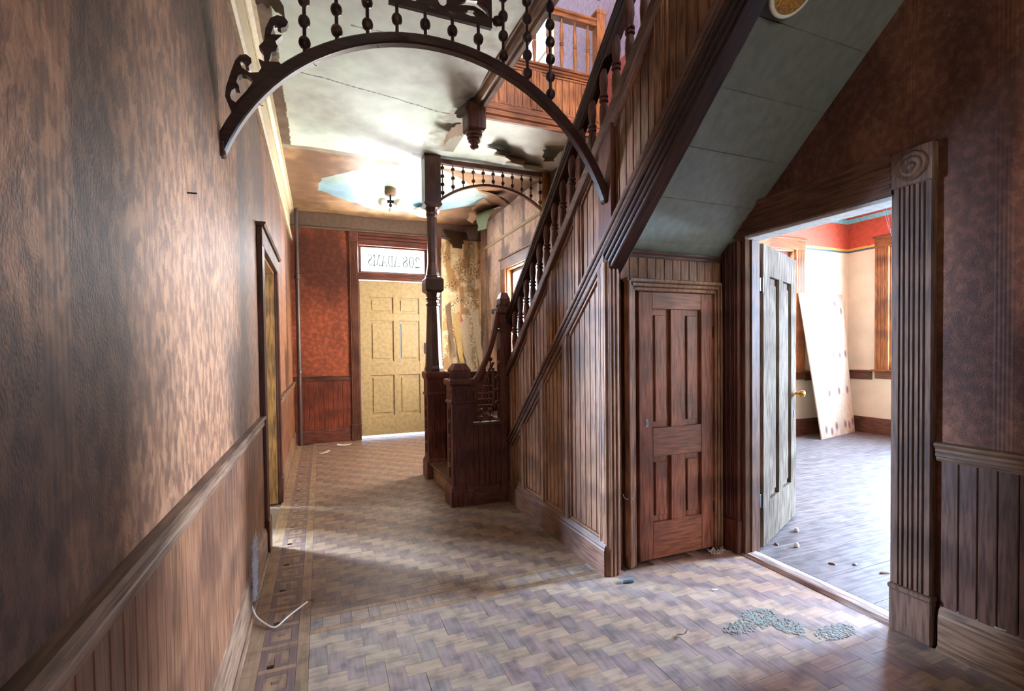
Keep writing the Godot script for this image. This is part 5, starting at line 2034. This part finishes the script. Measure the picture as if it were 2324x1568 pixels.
func right_wall_trim() -> void:
	var x := RIGHT
	var f := thing("doorway_casing", "massive fluted brown casing with a bull's-eye corner block round the open right doorway", "door casing", Vector3(x, 0, -1.86), "", "structure")
	var st := new_st()
	casing(st, Vector3(x, 0.21, -1.34), Vector3(x, 2.09, -1.34), Vector3.LEFT, Vector3.BACK, 0.16, 0.034)
	obj("pilaster", st, M.casing, f)
	st = new_st()
	box(st, Vector3(x - 0.045, 0, -1.425), Vector3(x, 0.20, -1.252), 0.006)
	box(st, Vector3(x - 0.052, 0.20, -1.428), Vector3(x, 0.225, -1.249), 0.008)
	obj("plinth_block", st, M.casing, f)
	rosette(f, Vector3(x, 2.17, -1.34), Vector3.LEFT, Vector2(0.168, 0.168), M.casing)
	st = new_st()
	casing(st, Vector3(x, 0.21, -2.385), Vector3(x, 2.04, -2.385), Vector3.LEFT, Vector3.BACK, 0.14, 0.034)
	obj("pilaster", st, M.dark, f)
	st = new_st()
	box(st, Vector3(x - 0.045, 0, -2.455), Vector3(x, 0.22, -2.308), 0.006)
	obj("plinth_block", st, M.dark, f)
	st = new_st()
	prism(st, V2([-2.37, 2.068, -1.425, 2.068, -1.425, 2.245, -2.19, 2.245]), Vector3(x, 0, 0), Vector3.BACK, Vector3.UP, Vector3.LEFT * 0.034)
	for y in [2.1, 2.14, 2.18]:
		box(st, Vector3(x - 0.039, y, -2.3), Vector3(x - 0.03, y + 0.018, -1.425), 0.004)
	mould(st, V2([0, 0, 0.04, 0, 0.05, 0.012, 0.05, 0.02, 0, 0.022]), Vector3(x, 2.238, -2.18), Vector3(x, 2.238, -1.425), Vector3.LEFT, Vector3.UP)
	obj("head_casing", st, M.casing_z, f)
	st = new_st()
	box(st, Vector3(x - 0.006, 0, -2.305), Vector3(x + 0.125, 2.07, -2.285), 0.003)
	box(st, Vector3(x + 0.04, 0, -2.286), Vector3(x + 0.06, 2.05, -2.274), 0.003)
	obj("far_jamb", st, M.casing, f)
	st = new_st()
	box(st, Vector3(x - 0.006, 0, -1.44), Vector3(x + 0.125, 2.07, -1.42), 0.003)
	obj("near_jamb", st, M.casing, f)
	st = new_st()
	box(st, Vector3(x - 0.006, 2.05, -2.29), Vector3(x + 0.125, 2.07, -1.43), 0.003)
	obj("head_jamb", st, M.white, f)
	# wainscot, rail, base on the near stretch of wall
	var wn := Node3D.new()
	wn.name = numbered("wainscot")
	add_child(wn)
	tag(wn, "purplish brown beadboard wainscot of the right wall beside the pilaster", "wainscot", "", "structure")
	boards(wn, 2, x, -0.014, -1.235, 2.4, 0.18, 0.86, 0.0635, M.wainscot_right)
	st = new_st()
	mould(st, rail_profile(), Vector3(x, 0.84, -1.25), Vector3(x, 0.84, 2.4), Vector3.LEFT, Vector3.UP)
	tag(obj("chair_rail", st, M.trim_z), "reeded brown chair rail of the right wall, next to the pilaster", "chair rail", "", "structure")
	st = new_st()
	mould(st, base_profile(), Vector3(x, 0, -1.235), Vector3(x, 0, 2.4), Vector3.LEFT, Vector3.UP)
	mould(st, V2([0.03, 0, 0.045, 0, 0.043, 0.012, 0.036, 0.018, 0.03, 0.019]), Vector3(x, 0, -1.235), Vector3(x, 0, 2.4), Vector3.LEFT, Vector3.UP)
	tag(obj("baseboard_right", st, M.trim_z), "dark dusty baseboard of the right wall, next to the pilaster", "baseboard", "", "structure")
	# the open door leaf, hinged on the far jamb and swung into the side room
	var hinge := Vector3(2.735, 0, -2.31)
	var d := Node3D.new()
	d.name = numbered("open_door")
	add_child(d)
	d.position = hinge
	d.rotation.y = atan2(0.42, 0.907)
	tag(d, "greyish open door with tall narrow panels, swung into the side room", "door")
	var parts := []
	var wd := 0.87
	var hh := 2.045
	var t := 0.04
	st = new_st()
	for q in [[0.0, 0.15, 0.012, hh], [wd - 0.15, wd, 0.012, hh], [0.38, 0.49, 0.30, 1.84]]:
		box(st, Vector3(q[0], q[2], -t), Vector3(q[1], q[3], 0), 0.003)
	for q in [[0.012, 0.30], [1.84, hh]]:
		box(st, Vector3(0.149, q[0], -t + 0.0004), Vector3(wd - 0.149, q[1], -0.0004), 0.003)
	parts.append(["stiles_and_rails", st, M.grey_door])
	for q in [[0.15, 0.38], [0.49, wd - 0.15]]:
		st = new_st()
		box(st, Vector3(q[0] - 0.002, 0.298, -t + 0.006), Vector3(q[1] + 0.002, 1.842, -0.024))
		box(st, Vector3(q[0] + 0.035, 0.34, -0.026), Vector3(q[1] - 0.035, 1.79, -0.012), 0.01)
		parts.append(["panel", st, M.grey_door])
	for s in [-1.0, 1.0]:
		st = new_st()
		var zz := 0.0 if s > 0 else -t
		lathe(st, R([0.026, 0.0, 0.024, 0.006, 0.011, 0.01, 0.011, 0.035, 0.024, 0.046, 0.028, 0.058, 0.026, 0.07, 0.014, 0.078, 0.0, 0.079]), Vector3(wd - 0.065, 0.99, zz), Vector3(0, 0, s), 18)
		parts.append(["knob", st, M.brass])
	st = new_st()
	box(st, Vector3(wd - 0.078, 0.80, 0.0), Vector3(wd - 0.05, 0.86, 0.003), 0.002)
	parts.append(["keyhole_plate", st, M.iron])
	st = new_st()
	box(st, Vector3(wd - 0.002, 0.9, -0.034), Vector3(wd + 0.002, 1.06, -0.006), 0.001)
	parts.append(["lock_plate", st, M.iron])
	for y in [0.28, 1.72]:
		st = new_st()
		lathe(st, R([0.0, 0.0, 0.008, 0.0, 0.008, 0.1, 0.0, 0.1]), Vector3(-0.008, y, -0.006), Vector3.UP, 10)
		box(st, Vector3(-0.045, y + 0.005, -0.036), Vector3(0.003, y + 0.095, -0.008), 0.002)
		parts.append(["hinge", st, M.iron])
	for q in parts:
		var o := MeshInstance3D.new()
		o.name = q[0]
		o.mesh = q[1].commit()
		o.material_override = q[2]
		d.add_child(o, true)


# ---------------------------------------------------------------- the side room

# a sash window in a wall at x or z: opening s0..s1, y0..y1; inward is the direction into the room
func window(called: String, label: String, axis: int, at: float, s0: float, s1: float, y0: float, y1: float, inward: float, m: Material, mh: Material, sash: Material, cw := 0.2, depth := 0.12) -> Node3D:
	var o := thing(called, label, "window", Vector3(at, y0, (s0 + s1) / 2) if axis == 0 else Vector3((s0 + s1) / 2, y0, at), "", "structure")
	var put := func(st: SurfaceTool, a0: float, a1: float, b0: float, b1: float, d0: float, d1: float, c: float):
		var p0 := at + inward * d0
		var p1 := at + inward * d1
		if axis == 0:
			box(st, Vector3(minf(p0, p1), b0, a0), Vector3(maxf(p0, p1), b1, a1), c)
		else:
			box(st, Vector3(a0, b0, minf(p0, p1)), Vector3(a1, b1, maxf(p0, p1)), c)
	var out := Vector3.RIGHT * inward if axis == 0 else Vector3.BACK * inward
	var along := Vector3.BACK if axis == 0 else Vector3.RIGHT
	for e in [s0 - cw / 2, s1 + cw / 2]:
		var st := new_st()
		var p: Vector3 = (Vector3(at, 0, e) if axis == 0 else Vector3(e, 0, at))
		casing(st, p + Vector3.UP * (y0 - 0.02), p + Vector3.UP * (y1 + 0.01), out, along, cw, 0.03)
		obj("casing", st, m, o)
	var st2 := new_st()
	put.call(st2, s0 - cw, s1 + cw, y1 + 0.01, y1 + 0.17, 0.0, 0.032, 0.004)
	put.call(st2, s0 - cw - 0.02, s1 + cw + 0.02, y1 + 0.155, y1 + 0.185, 0.0, 0.05, 0.006)
	obj("head_casing", st2, mh, o)
	st2 = new_st()
	put.call(st2, s0 - cw - 0.03, s1 + cw + 0.03, y0 - 0.05, y0 - 0.02, -0.02, 0.07, 0.006)
	put.call(st2, s0 - cw, s1 + cw, y0 - 0.16, y0 - 0.05, 0.0, 0.022, 0.004)
	obj("stool_and_apron", st2, mh, o)
	st2 = new_st()
	put.call(st2, s0 - 0.005, s0 + 0.02, y0 - 0.02, y1 + 0.01, -depth, 0.004, 0.003)
	put.call(st2, s1 - 0.02, s1 + 0.005, y0 - 0.02, y1 + 0.01, -depth, 0.004, 0.003)
	put.call(st2, s0, s1, y1 - 0.01, y1 + 0.01, -depth, 0.004, 0.003)
	put.call(st2, s0, s1, y0 - 0.025, y0 - 0.005, -depth, 0.004, 0.003)
	obj("reveal", st2, m, o)
	var ym := (y0 + y1) / 2
	for q in [[y0, ym + 0.02, -0.05], [ym - 0.02, y1 - 0.01, -0.085]]:
		st2 = new_st()
		var d: float = q[2]
		put.call(st2, s0 + 0.02, s0 + 0.065, q[0], q[1], d - 0.015, d + 0.015, 0.003)
		put.call(st2, s1 - 0.065, s1 - 0.02, q[0], q[1], d - 0.015, d + 0.015, 0.003)
		put.call(st2, s0 + 0.064, s1 - 0.064, q[0], q[0] + 0.045, d - 0.0148, d + 0.0148, 0.003)
		put.call(st2, s0 + 0.064, s1 - 0.064, q[1] - 0.045, q[1], d - 0.0148, d + 0.0148, 0.003)
		obj("sash", st2, sash, o)
		st2 = new_st()
		put.call(st2, s0 + 0.06, s1 - 0.06, q[0] + 0.04, q[1] - 0.04, d - 0.002, d + 0.002, 0.0)
		obj("pane", st2, M.glass, o)
	return o


func side_room() -> void:
	var x0 := RIGHT + 0.12
	var x1 := 7.96
	var z0 := -5.14
	var z1 := 0.5
	var top := 3.40
	var fl := slab("floor_side_room", "pale dusty board floor of the bright side room", "floor", Vector3(x0 - 0.005, -0.1, z0), Vector3(x1, -0.012, z1), M.subfloor)
	var zz := z0
	while zz < z1:
		var xx := x0
		while xx < x1 - 0.01:
			var len := rng.randf_range(1.6, 3.6)
			var xe := minf(xx + len, x1)
			if x1 - xe < 0.5:
				xe = x1
			var st := new_st()
			tint = tone(0.1, 0.02)
			top_block(st, Vector3(xx + 0.0015, -0.012, zz + 0.0014), Vector3(xe - 0.0015, rng.randf_range(-0.001, 0.001), minf(zz + 0.142, z1) - 0.0014))
			obj("floor_plank", st, M.boards, fl)
			xx = xe
		zz += 0.142
	tint = Color.WHITE
	slab("ceiling_side_room", "orange-red painted ceiling of the side room", "ceiling", Vector3(x0, top, z0), Vector3(x1, top + 0.1, z1), M.red)
	wall("wall_side_room_far", "cream far wall of the side room behind the leaning plywood", 2, z0, -0.12, x0 - 0.12, x1 + 0.12, 0, top + 0.1, [[5.82, 6.74, 1.02, 2.83]], M.cream)
	wall("wall_side_room_right", "cream outer wall of the side room with the tall orange-framed window", 0, x1, 0.12, z0, z1, 0, top + 0.1, [[-4.52, -3.48, 1.02, 2.85], [-1.97, -0.93, 1.02, 2.85]], M.cream)
	wall("wall_side_room_near", "cream near wall of the side room out of sight", 2, z1, 0.12, x0, x1 + 0.12, 0, top + 0.1, [], M.cream)
	slab("wall_side_room_left", "cream side-room face of the wall shared with the hall", "wall", Vector3(x0 - 0.001, 2.07, z0), Vector3(x0 + 0.006, top, z1), M.cream).set_meta("kind", "structure")
	var bands := [[2.93, 3.33, M.red, "orange-red frieze band", 0.004], [3.33, 3.40, M.cyan, "pale blue band under the ceiling", 0.006], [2.895, 2.93, M.gold, "ochre band under the red frieze", 0.006], [2.865, 2.895, M.slate, "dark slate line under the ochre band", 0.004]]
	var n := 7
	for q in bands:
		for side in 2:
			var st := new_st()
			if side == 0:
				box(st, Vector3(x0, q[0], z0), Vector3(x1, q[1], z0 + q[4]))
			else:
				box(st, Vector3(x1 - q[4], q[0], z0), Vector3(x1, q[1], z1))
			tag(obj("trim_%d" % n, st, q[2]), q[3] + (" on the far wall of the side room" if side == 0 else " on the window wall of the side room"), "painted band", "", "structure")
			n += 1
	for side in 2:
		var st := new_st()
		if side == 0:
			mould(st, base_profile(0.25), Vector3(x0, 0, z0), Vector3(x1, 0, z0), Vector3.BACK, Vector3.UP)
		else:
			mould(st, base_profile(0.25), Vector3(x1, 0, z0), Vector3(x1, 0, z1), Vector3.LEFT, Vector3.UP)
		tag(obj("baseboard_side_room", st, M.brown_base if side == 0 else M.brown_base_z), "brown baseboard of the side room " + ("behind the plywood" if side == 0 else "under the tall window"), "baseboard", "", "structure")
		st = new_st()
		if side == 0:
			box(st, Vector3(6.95, 0.84, z0), Vector3(x1, 0.955, z0 + 0.02), 0.004)
			box(st, Vector3(6.95, 0.955, z0), Vector3(x1, 0.985, z0 + 0.05), 0.006)
		else:
			box(st, Vector3(x1 - 0.02, 0.84, z0), Vector3(x1, 0.955, -4.76), 0.004)
			box(st, Vector3(x1 - 0.05, 0.955, z0), Vector3(x1, 0.985, -4.76), 0.006)
		tag(obj("chair_rail", st, M.brown_base if side == 0 else M.brown_base_z), "short brown chair rail in the side room, " + ("on the far wall behind the plywood" if side == 0 else "between the corner and the tall window"), "chair rail", "", "structure")
	window("window_2", "tall orange-framed sash window on the outer wall of the side room, cut by the pilaster", 0, x1, -4.52, -3.48, 1.02, 2.85, -1.0, M.oak, M.oak_z, M.white)
	window("window_3", "second sash window of the side room, hidden behind the hall wall", 0, x1, -1.97, -0.93, 1.02, 2.85, -1.0, M.oak, M.oak_z, M.white)
	var wb := window("window_4", "orange-framed window behind the open door with slatted blind in its lower half", 2, z0, 5.82, 6.74, 1.02, 2.83, 1.0, M.oak, M.oak_x, M.dark)
	for k in 22:
		var st := new_st()
		box(st, Vector3(5.85, 1.05 + 0.038 * k, z0 - 0.03), Vector3(6.71, 1.06 + 0.038 * k + 0.014, z0 - 0.014), 0.002)
		obj("blind_slat", st, M.blind, wb)
	window("window_5", "bright landing window on the right wall, half hidden by the stair handrail", 0, RIGHT, -6.5, -5.35, 1.18, 2.54, -1.0, M.oak, M.oak_z, M.dark, 0.2)
	window("window_9", "bright upstairs window behind the gallery balusters", 0, RIGHT, -5.95, -5.05, 4.2, 5.7, -1.0, M.white, M.white, M.white, 0.12)
	window("window_6", "tall window of the room beyond the left doorway, out of sight", 0, -4.0, -7.3, -6.3, 0.7, 2.6, 1.0, M.oak, M.oak_z, M.white)
	window("window_7", "unseen upstairs rear window added to light the gallery front", 2, 2.5, 0.95, 2.25, 4.3, 5.9, -1.0, M.oak, M.oak_x, M.white)  # frame for the added upstairs light
	window("window_8", "unseen glazed opening behind the viewer, added for fill light", 2, 2.5, 0.5, 1.3, 0.9, 2.2, -1.0, M.oak, M.oak_x, M.white)  # frame for the added fill light behind the camera
	# plywood sheet leaning in the corner
	var c := [Vector3(6.76, 0.004, -4.72), Vector3(7.86, 0.004, -4.955), Vector3(7.74, 2.185, -5.09), Vector3(6.755, 2.185, -5.075)]
	var st := new_st()
	var nn: Vector3 = (c[1] - c[0]).cross(c[3] - c[0]).normalized()
	if nn.z < 0:
		nn = -nn
	var uv := [Vector2(0, 1), Vector2(1, 1), Vector2(1, 0), Vector2(0, 0)]
	for t in [[0, 1, 2], [0, 2, 3]]:
		var a: int = t[0]
		var b: int = t[1]
		var d: int = t[2]
		if (c[b] - c[a]).cross(c[d] - c[a]).dot(nn) > 0:
			var s := b
			b = d
			d = s
		for k in [a, b, d]:
			st.set_uv(uv[k])
			st.set_color(Color.WHITE)
			st.set_normal(nn)
			st.add_vertex(c[k])
	st.set_uv(Vector2(0.5, 0.98))
	var back := []
	for p in c:
		back.append(p - nn * 0.016)
	var mid: Vector3 = (c[0] + c[2]) / 2 - nn * 0.008
	face(st, back, mid)
	for k in 4:
		face(st, [c[k], c[(k + 1) % 4], back[(k + 1) % 4], back[k]], mid)
	tag(obj("plywood_sheet", st, M.ply), "large pale plywood sheet with dark fixing marks leaning in the side room corner", "plywood")


# ---------------------------------------------------------------- loose things

func scrap(called: String, label: String, category: String, at: Vector3, size: Vector2, turn: float, bend: float, m: Material, group := "") -> void:
	var o := new_st()
	var u := Vector3(cos(turn), 0, sin(turn))
	var v := Vector3(-sin(turn), 0, cos(turn))
	var n := 6
	var rows := []
	for k in n + 1:
		var t := float(k) / n - 0.5
		var w := size.y * (1.0 - 0.5 * absf(t) * absf(t) * 2.0) * (0.8 + 0.2 * sin(k * 2.3))
		var y := 0.004 + bend * (t * t * 4.0)
		rows.append([at + u * size.x * t + v * w * 0.5 + Vector3.UP * y, at + u * size.x * t - v * w * 0.5 + Vector3.UP * (y + bend * 0.3)])
	for k in n:
		for s in [0.0, 1.0]:
			var up: Vector3 = Vector3.UP * 0.0015 * s
			var nn := Vector3.UP if s > 0 else Vector3.DOWN
			tri(o, rows[k][0] + up, rows[k][1] + up, rows[k + 1][1] + up, nn, nn, nn)
			tri(o, rows[k][0] + up, rows[k + 1][1] + up, rows[k + 1][0] + up, nn, nn, nn)
		for e in [0, 1]:
			var nn2: Vector3 = v if e == 0 else -v
			tri(o, rows[k][e], rows[k + 1][e], rows[k + 1][e] + Vector3.UP * 0.0015, nn2, nn2, nn2)
			tri(o, rows[k][e], rows[k + 1][e] + Vector3.UP * 0.0015, rows[k][e] + Vector3.UP * 0.0015, nn2, nn2, nn2)
	tag(obj(called, o, m), label, category, group)


func loose_things() -> void:
	# severed cable out of the left baseboard
	var cb := thing("severed_cable", "white severed cable bending out of the left baseboard onto the parquet", "cable", Vector3(-0.33, 0.01, -2.75))
	var st := new_st()
	tube(st, smooth_path([Vector3(-0.352, 0.05, -2.76), Vector3(-0.325, 0.018, -2.70), Vector3(-0.26, 0.008, -2.605), Vector3(-0.225, 0.008, -2.585), Vector3(-0.17, 0.03, -2.625), Vector3(-0.085, 0.052, -2.69)], 6), 0.0052, 8, 0.6)
	obj("sheath", st, M.cable, cb)
	for k in 3:
		st = new_st()
		var a := Vector3(-0.085, 0.052, -2.69)
		tube(st, [a, a + Vector3(0.014, 0.002 + 0.003 * k, -0.004 + 0.004 * k), a + Vector3(0.022 + 0.004 * k, -0.008 + 0.005 * k, -0.002)], 0.0016, 5)
		obj("wire_end", st, M.brass, cb)
	# cobweb tuft over the outlet hole
	var cw := thing("cobweb", "white cobweb tuft clinging to the left baseboard above the cable", "cobweb", Vector3(-0.34, 0.1, -2.75))
	st = new_st()
	for k in 420:
		var up := rng.randf()
		var a := Vector3(-0.349 + 0.012 * rng.randf(), 0.075 + 0.29 * up, -2.75 + rng.randf_range(-0.05, 0.05) * (0.4 + 0.8 * up) - 0.06 * up)
		var b := a + Vector3(rng.randf_range(0.0, 0.022), rng.randf_range(-0.012, 0.06), rng.randf_range(-0.03, 0.03))
		tube(st, [a, (a + b) / 2 + Vector3(0.006, 0, 0), b], 0.0007, 3)
	obj("strands", st, M.web, cw).set_meta("kind", "stuff")
	# hanging web in the right doorway
	var hw := thing("cobweb", "thin cobweb threads hanging in the top corner of the right doorway", "cobweb", Vector3(2.6, 2.0, -1.5))
	st = new_st()
	for k in 7:
		var a := Vector3(2.6 + rng.randf_range(-0.03, 0.05), 2.05, -1.47 + rng.randf_range(-0.05, 0.02))
		var b := Vector3(2.6 + rng.randf_range(-0.03, 0.03), 1.94 - 0.03 * k, -1.442)
		tube(st, [a, (a + b) / 2 + Vector3(0.01, -0.02, -0.01), b], 0.0006, 3)
	obj("strands", st, M.web, hw).set_meta("kind", "stuff")
	scrap("paper_scrap", "long white folded scrap on the parquet, the nearer of two before the front door", "paper", Vector3(0.03, 0.0, -6.88), Vector2(0.21, 0.06), -0.95, 0.012, M.paper_white, "paper scraps by the front door")
	scrap("paper_scrap", "pale wide scrap lying on the parquet left of the front door, the farther of two", "paper", Vector3(0.30, 0.0, -7.33), Vector2(0.20, 0.10), 0.2, 0.014, M.paper_white, "paper scraps by the front door")
	scrap("paper_scrap", "white slip resting on top of the right baseboard", "paper", Vector3(2.53, 0.198, -1.03), Vector2(0.035, 0.012), 1.45, 0.001, M.paper_white)
	scrap("paper_scrap", "tiny white flake on the parquet between the chip and the threshold", "paper", Vector3(2.02, 0.0, -2.02), Vector2(0.03, 0.014), 0.4, 0.002, M.paper_white)
	# the blue-grey chip
	st = new_st()
	box(st, Vector3(-0.036, 0.002, -0.015), Vector3(0.036, 0.016, 0.015), 0.004)
	box(st, Vector3(-0.03, 0.014, -0.011), Vector3(0.028, 0.019, 0.01), 0.003)
	var ch := obj("plaster_chip", st, M.chip)
	ch.position = Vector3(1.63, 0, -2.29)
	ch.rotation.y = -0.25
	tag(ch, "blue-grey chip lying on the parquet in front of the closet", "chip")
	# curled leaf
	st = new_st()
	flap(st, Vector3(-0.012, 0.004, 0), Vector3(0.012, 0.004, 0), Vector3(0.4, 0, 1), Vector3.UP, 0.07, 1.5, 0.2, 8)
	var lf := obj("dead_leaf", st, M.leaf)
	lf.position = Vector3(1.54, 0.002, -1.77)
	tag(lf, "curled dead leaf on the parquet in the middle foreground", "leaf")
	# crumbs of plaster in the side room
	var spots := [[3.22, -2.44, 0.017, "white plaster crumb by the open door, the farther of two"], [2.97, -2.25, 0.018, "white plaster crumb by the open door, the nearer of two"]]
	for q in spots:
		st = new_st()
		var s := 5
		lathe(st, R([0.0, 0.0, q[2] * 0.8, 0.0, q[2], 0.009, q[2] * 0.7, 0.02, q[2] * 0.35, 0.028, 0.0, 0.029]), Vector3(q[0], 0.001, q[1]), Vector3.UP, s, 0.4)
		tag(obj("plaster_crumb", st, M.white), q[3], "crumb", "white crumbs on the side room floor")
	for q in [[3.05, -1.92, "dark chip on the pale boards, rightmost"], [2.93, -1.98, "dark chip on the pale boards nearest the threshold"], [2.88, -2.33, "dark chip on the pale boards beside the open door"], [3.1, -1.78, "long dark splinter on the pale boards near the threshold"]]:
		st = new_st()
		var r := 0.014
		lathe(st, R([0.0, 0.0, r, 0.0, r * 0.9, 0.006, r * 0.4, 0.01, 0.0, 0.01]), Vector3.ZERO, Vector3.UP, 6)
		var o := obj("debris_chip", st, M.leaf)
		o.position = Vector3(q[0], 0.001, q[1])
		o.scale = Vector3(1.6 if "long" not in q[2] else 3.0, 1, 0.8)
		o.rotation.y = rng.randf_range(0, 3)
		tag(o, q[2], "debris", "dark chips on the side room boards")
	# mouldy crust on the parquet by the threshold
	var crust := new_st()
	for q in [[1.92, -1.70, 0.16, 0.05], [2.03, -1.74, 0.1, 0.06], [2.08, -1.62, 0.07, 0.07], [2.24, -1.50, 0.12, 0.05]]:
		for k in 260:
			var a := rng.randf_range(0, TAU)
			var rr := sqrt(rng.randf())
			var p := Vector3(q[0] + cos(a) * rr * q[2], 0.001, q[1] + sin(a) * rr * q[3])
			var h := rng.randf_range(0.0006, 0.0022)
			var s := rng.randf_range(0.003, 0.009)
			lathe(crust, R([s, 0.0, s * 0.7, h * 0.7, 0.0, h]), p, Vector3.UP, 5, a)
	tag(obj("mould_crust", crust, M.crust), "grey-green crusty dirt patch on the parquet before the threshold", "dirt", "", "stuff")
	# plaster litter in the corner beside the closet door
	var litter := new_st()
	for k in 40:
		var p := Vector3(rng.randf_range(2.36, 2.49), 0.001, rng.randf_range(-2.43, -2.36))
		var d := Vector3(rng.randf_range(-1, 1), rng.randf_range(0, 0.7), rng.randf_range(-1, 1)).normalized() * rng.randf_range(0.01, 0.035)
		tube(litter, [p, p + d * 0.5 + Vector3(0, 0.004, 0), p + d], 0.0018, 4)
	tag(obj("straw_litter", litter, M.paper_white), "small heap of pale straw litter in the corner beside the closet door", "litter", "", "stuff")
	# fallen wisp on the closet frame
	var wisp := new_st()
	tube(wisp, smooth_path([Vector3(1.715, 0.46, -2.452), Vector3(1.73, 0.43, -2.448), Vector3(1.76, 0.435, -2.414)], 5), 0.002, 5)
	tag(obj("lint_wisp", wisp, M.web), "pale wisp of lint caught on the closet casing", "lint")


const SCROLL := [-0.338, 2.396, -0.357, 2.450, -0.352, 2.491, -0.330, 2.566, -0.316, 2.609, -0.298, 2.636, -0.273, 2.644, -0.255, 2.632, -0.253, 2.612, -0.265, 2.595, -0.278, 2.592, -0.273, 2.611, -0.287, 2.621, -0.298, 2.605, -0.291, 2.584, -0.261, 2.568, -0.228, 2.577, -0.215, 2.600, -0.227, 2.636, -0.204, 2.628, -0.206, 2.669, -0.224, 2.690, -0.203, 2.718, -0.197, 2.773, -0.177, 2.822, -0.149, 2.842, -0.120, 2.841, -0.106, 2.823, -0.114, 2.801, -0.136, 2.788, -0.150, 2.792, -0.142, 2.815, -0.164, 2.791, -0.176, 2.752, -0.129, 2.761, -0.158, 2.726, -0.151, 2.706, -0.156, 2.685, -0.175, 2.675, -0.186, 2.632, -0.146, 2.638, -0.131, 2.625, -0.182, 2.569, -0.252, 2.484, -0.305, 2.415]
const SCROLL_HOLE := [-0.306, 2.546, -0.292, 2.556, -0.274, 2.557, -0.261, 2.547, -0.249, 2.532, -0.276, 2.488, -0.318, 2.430, -0.333, 2.440, -0.338, 2.456, -0.332, 2.478, -0.319, 2.490, -0.302, 2.490, -0.303, 2.501, -0.313, 2.519]
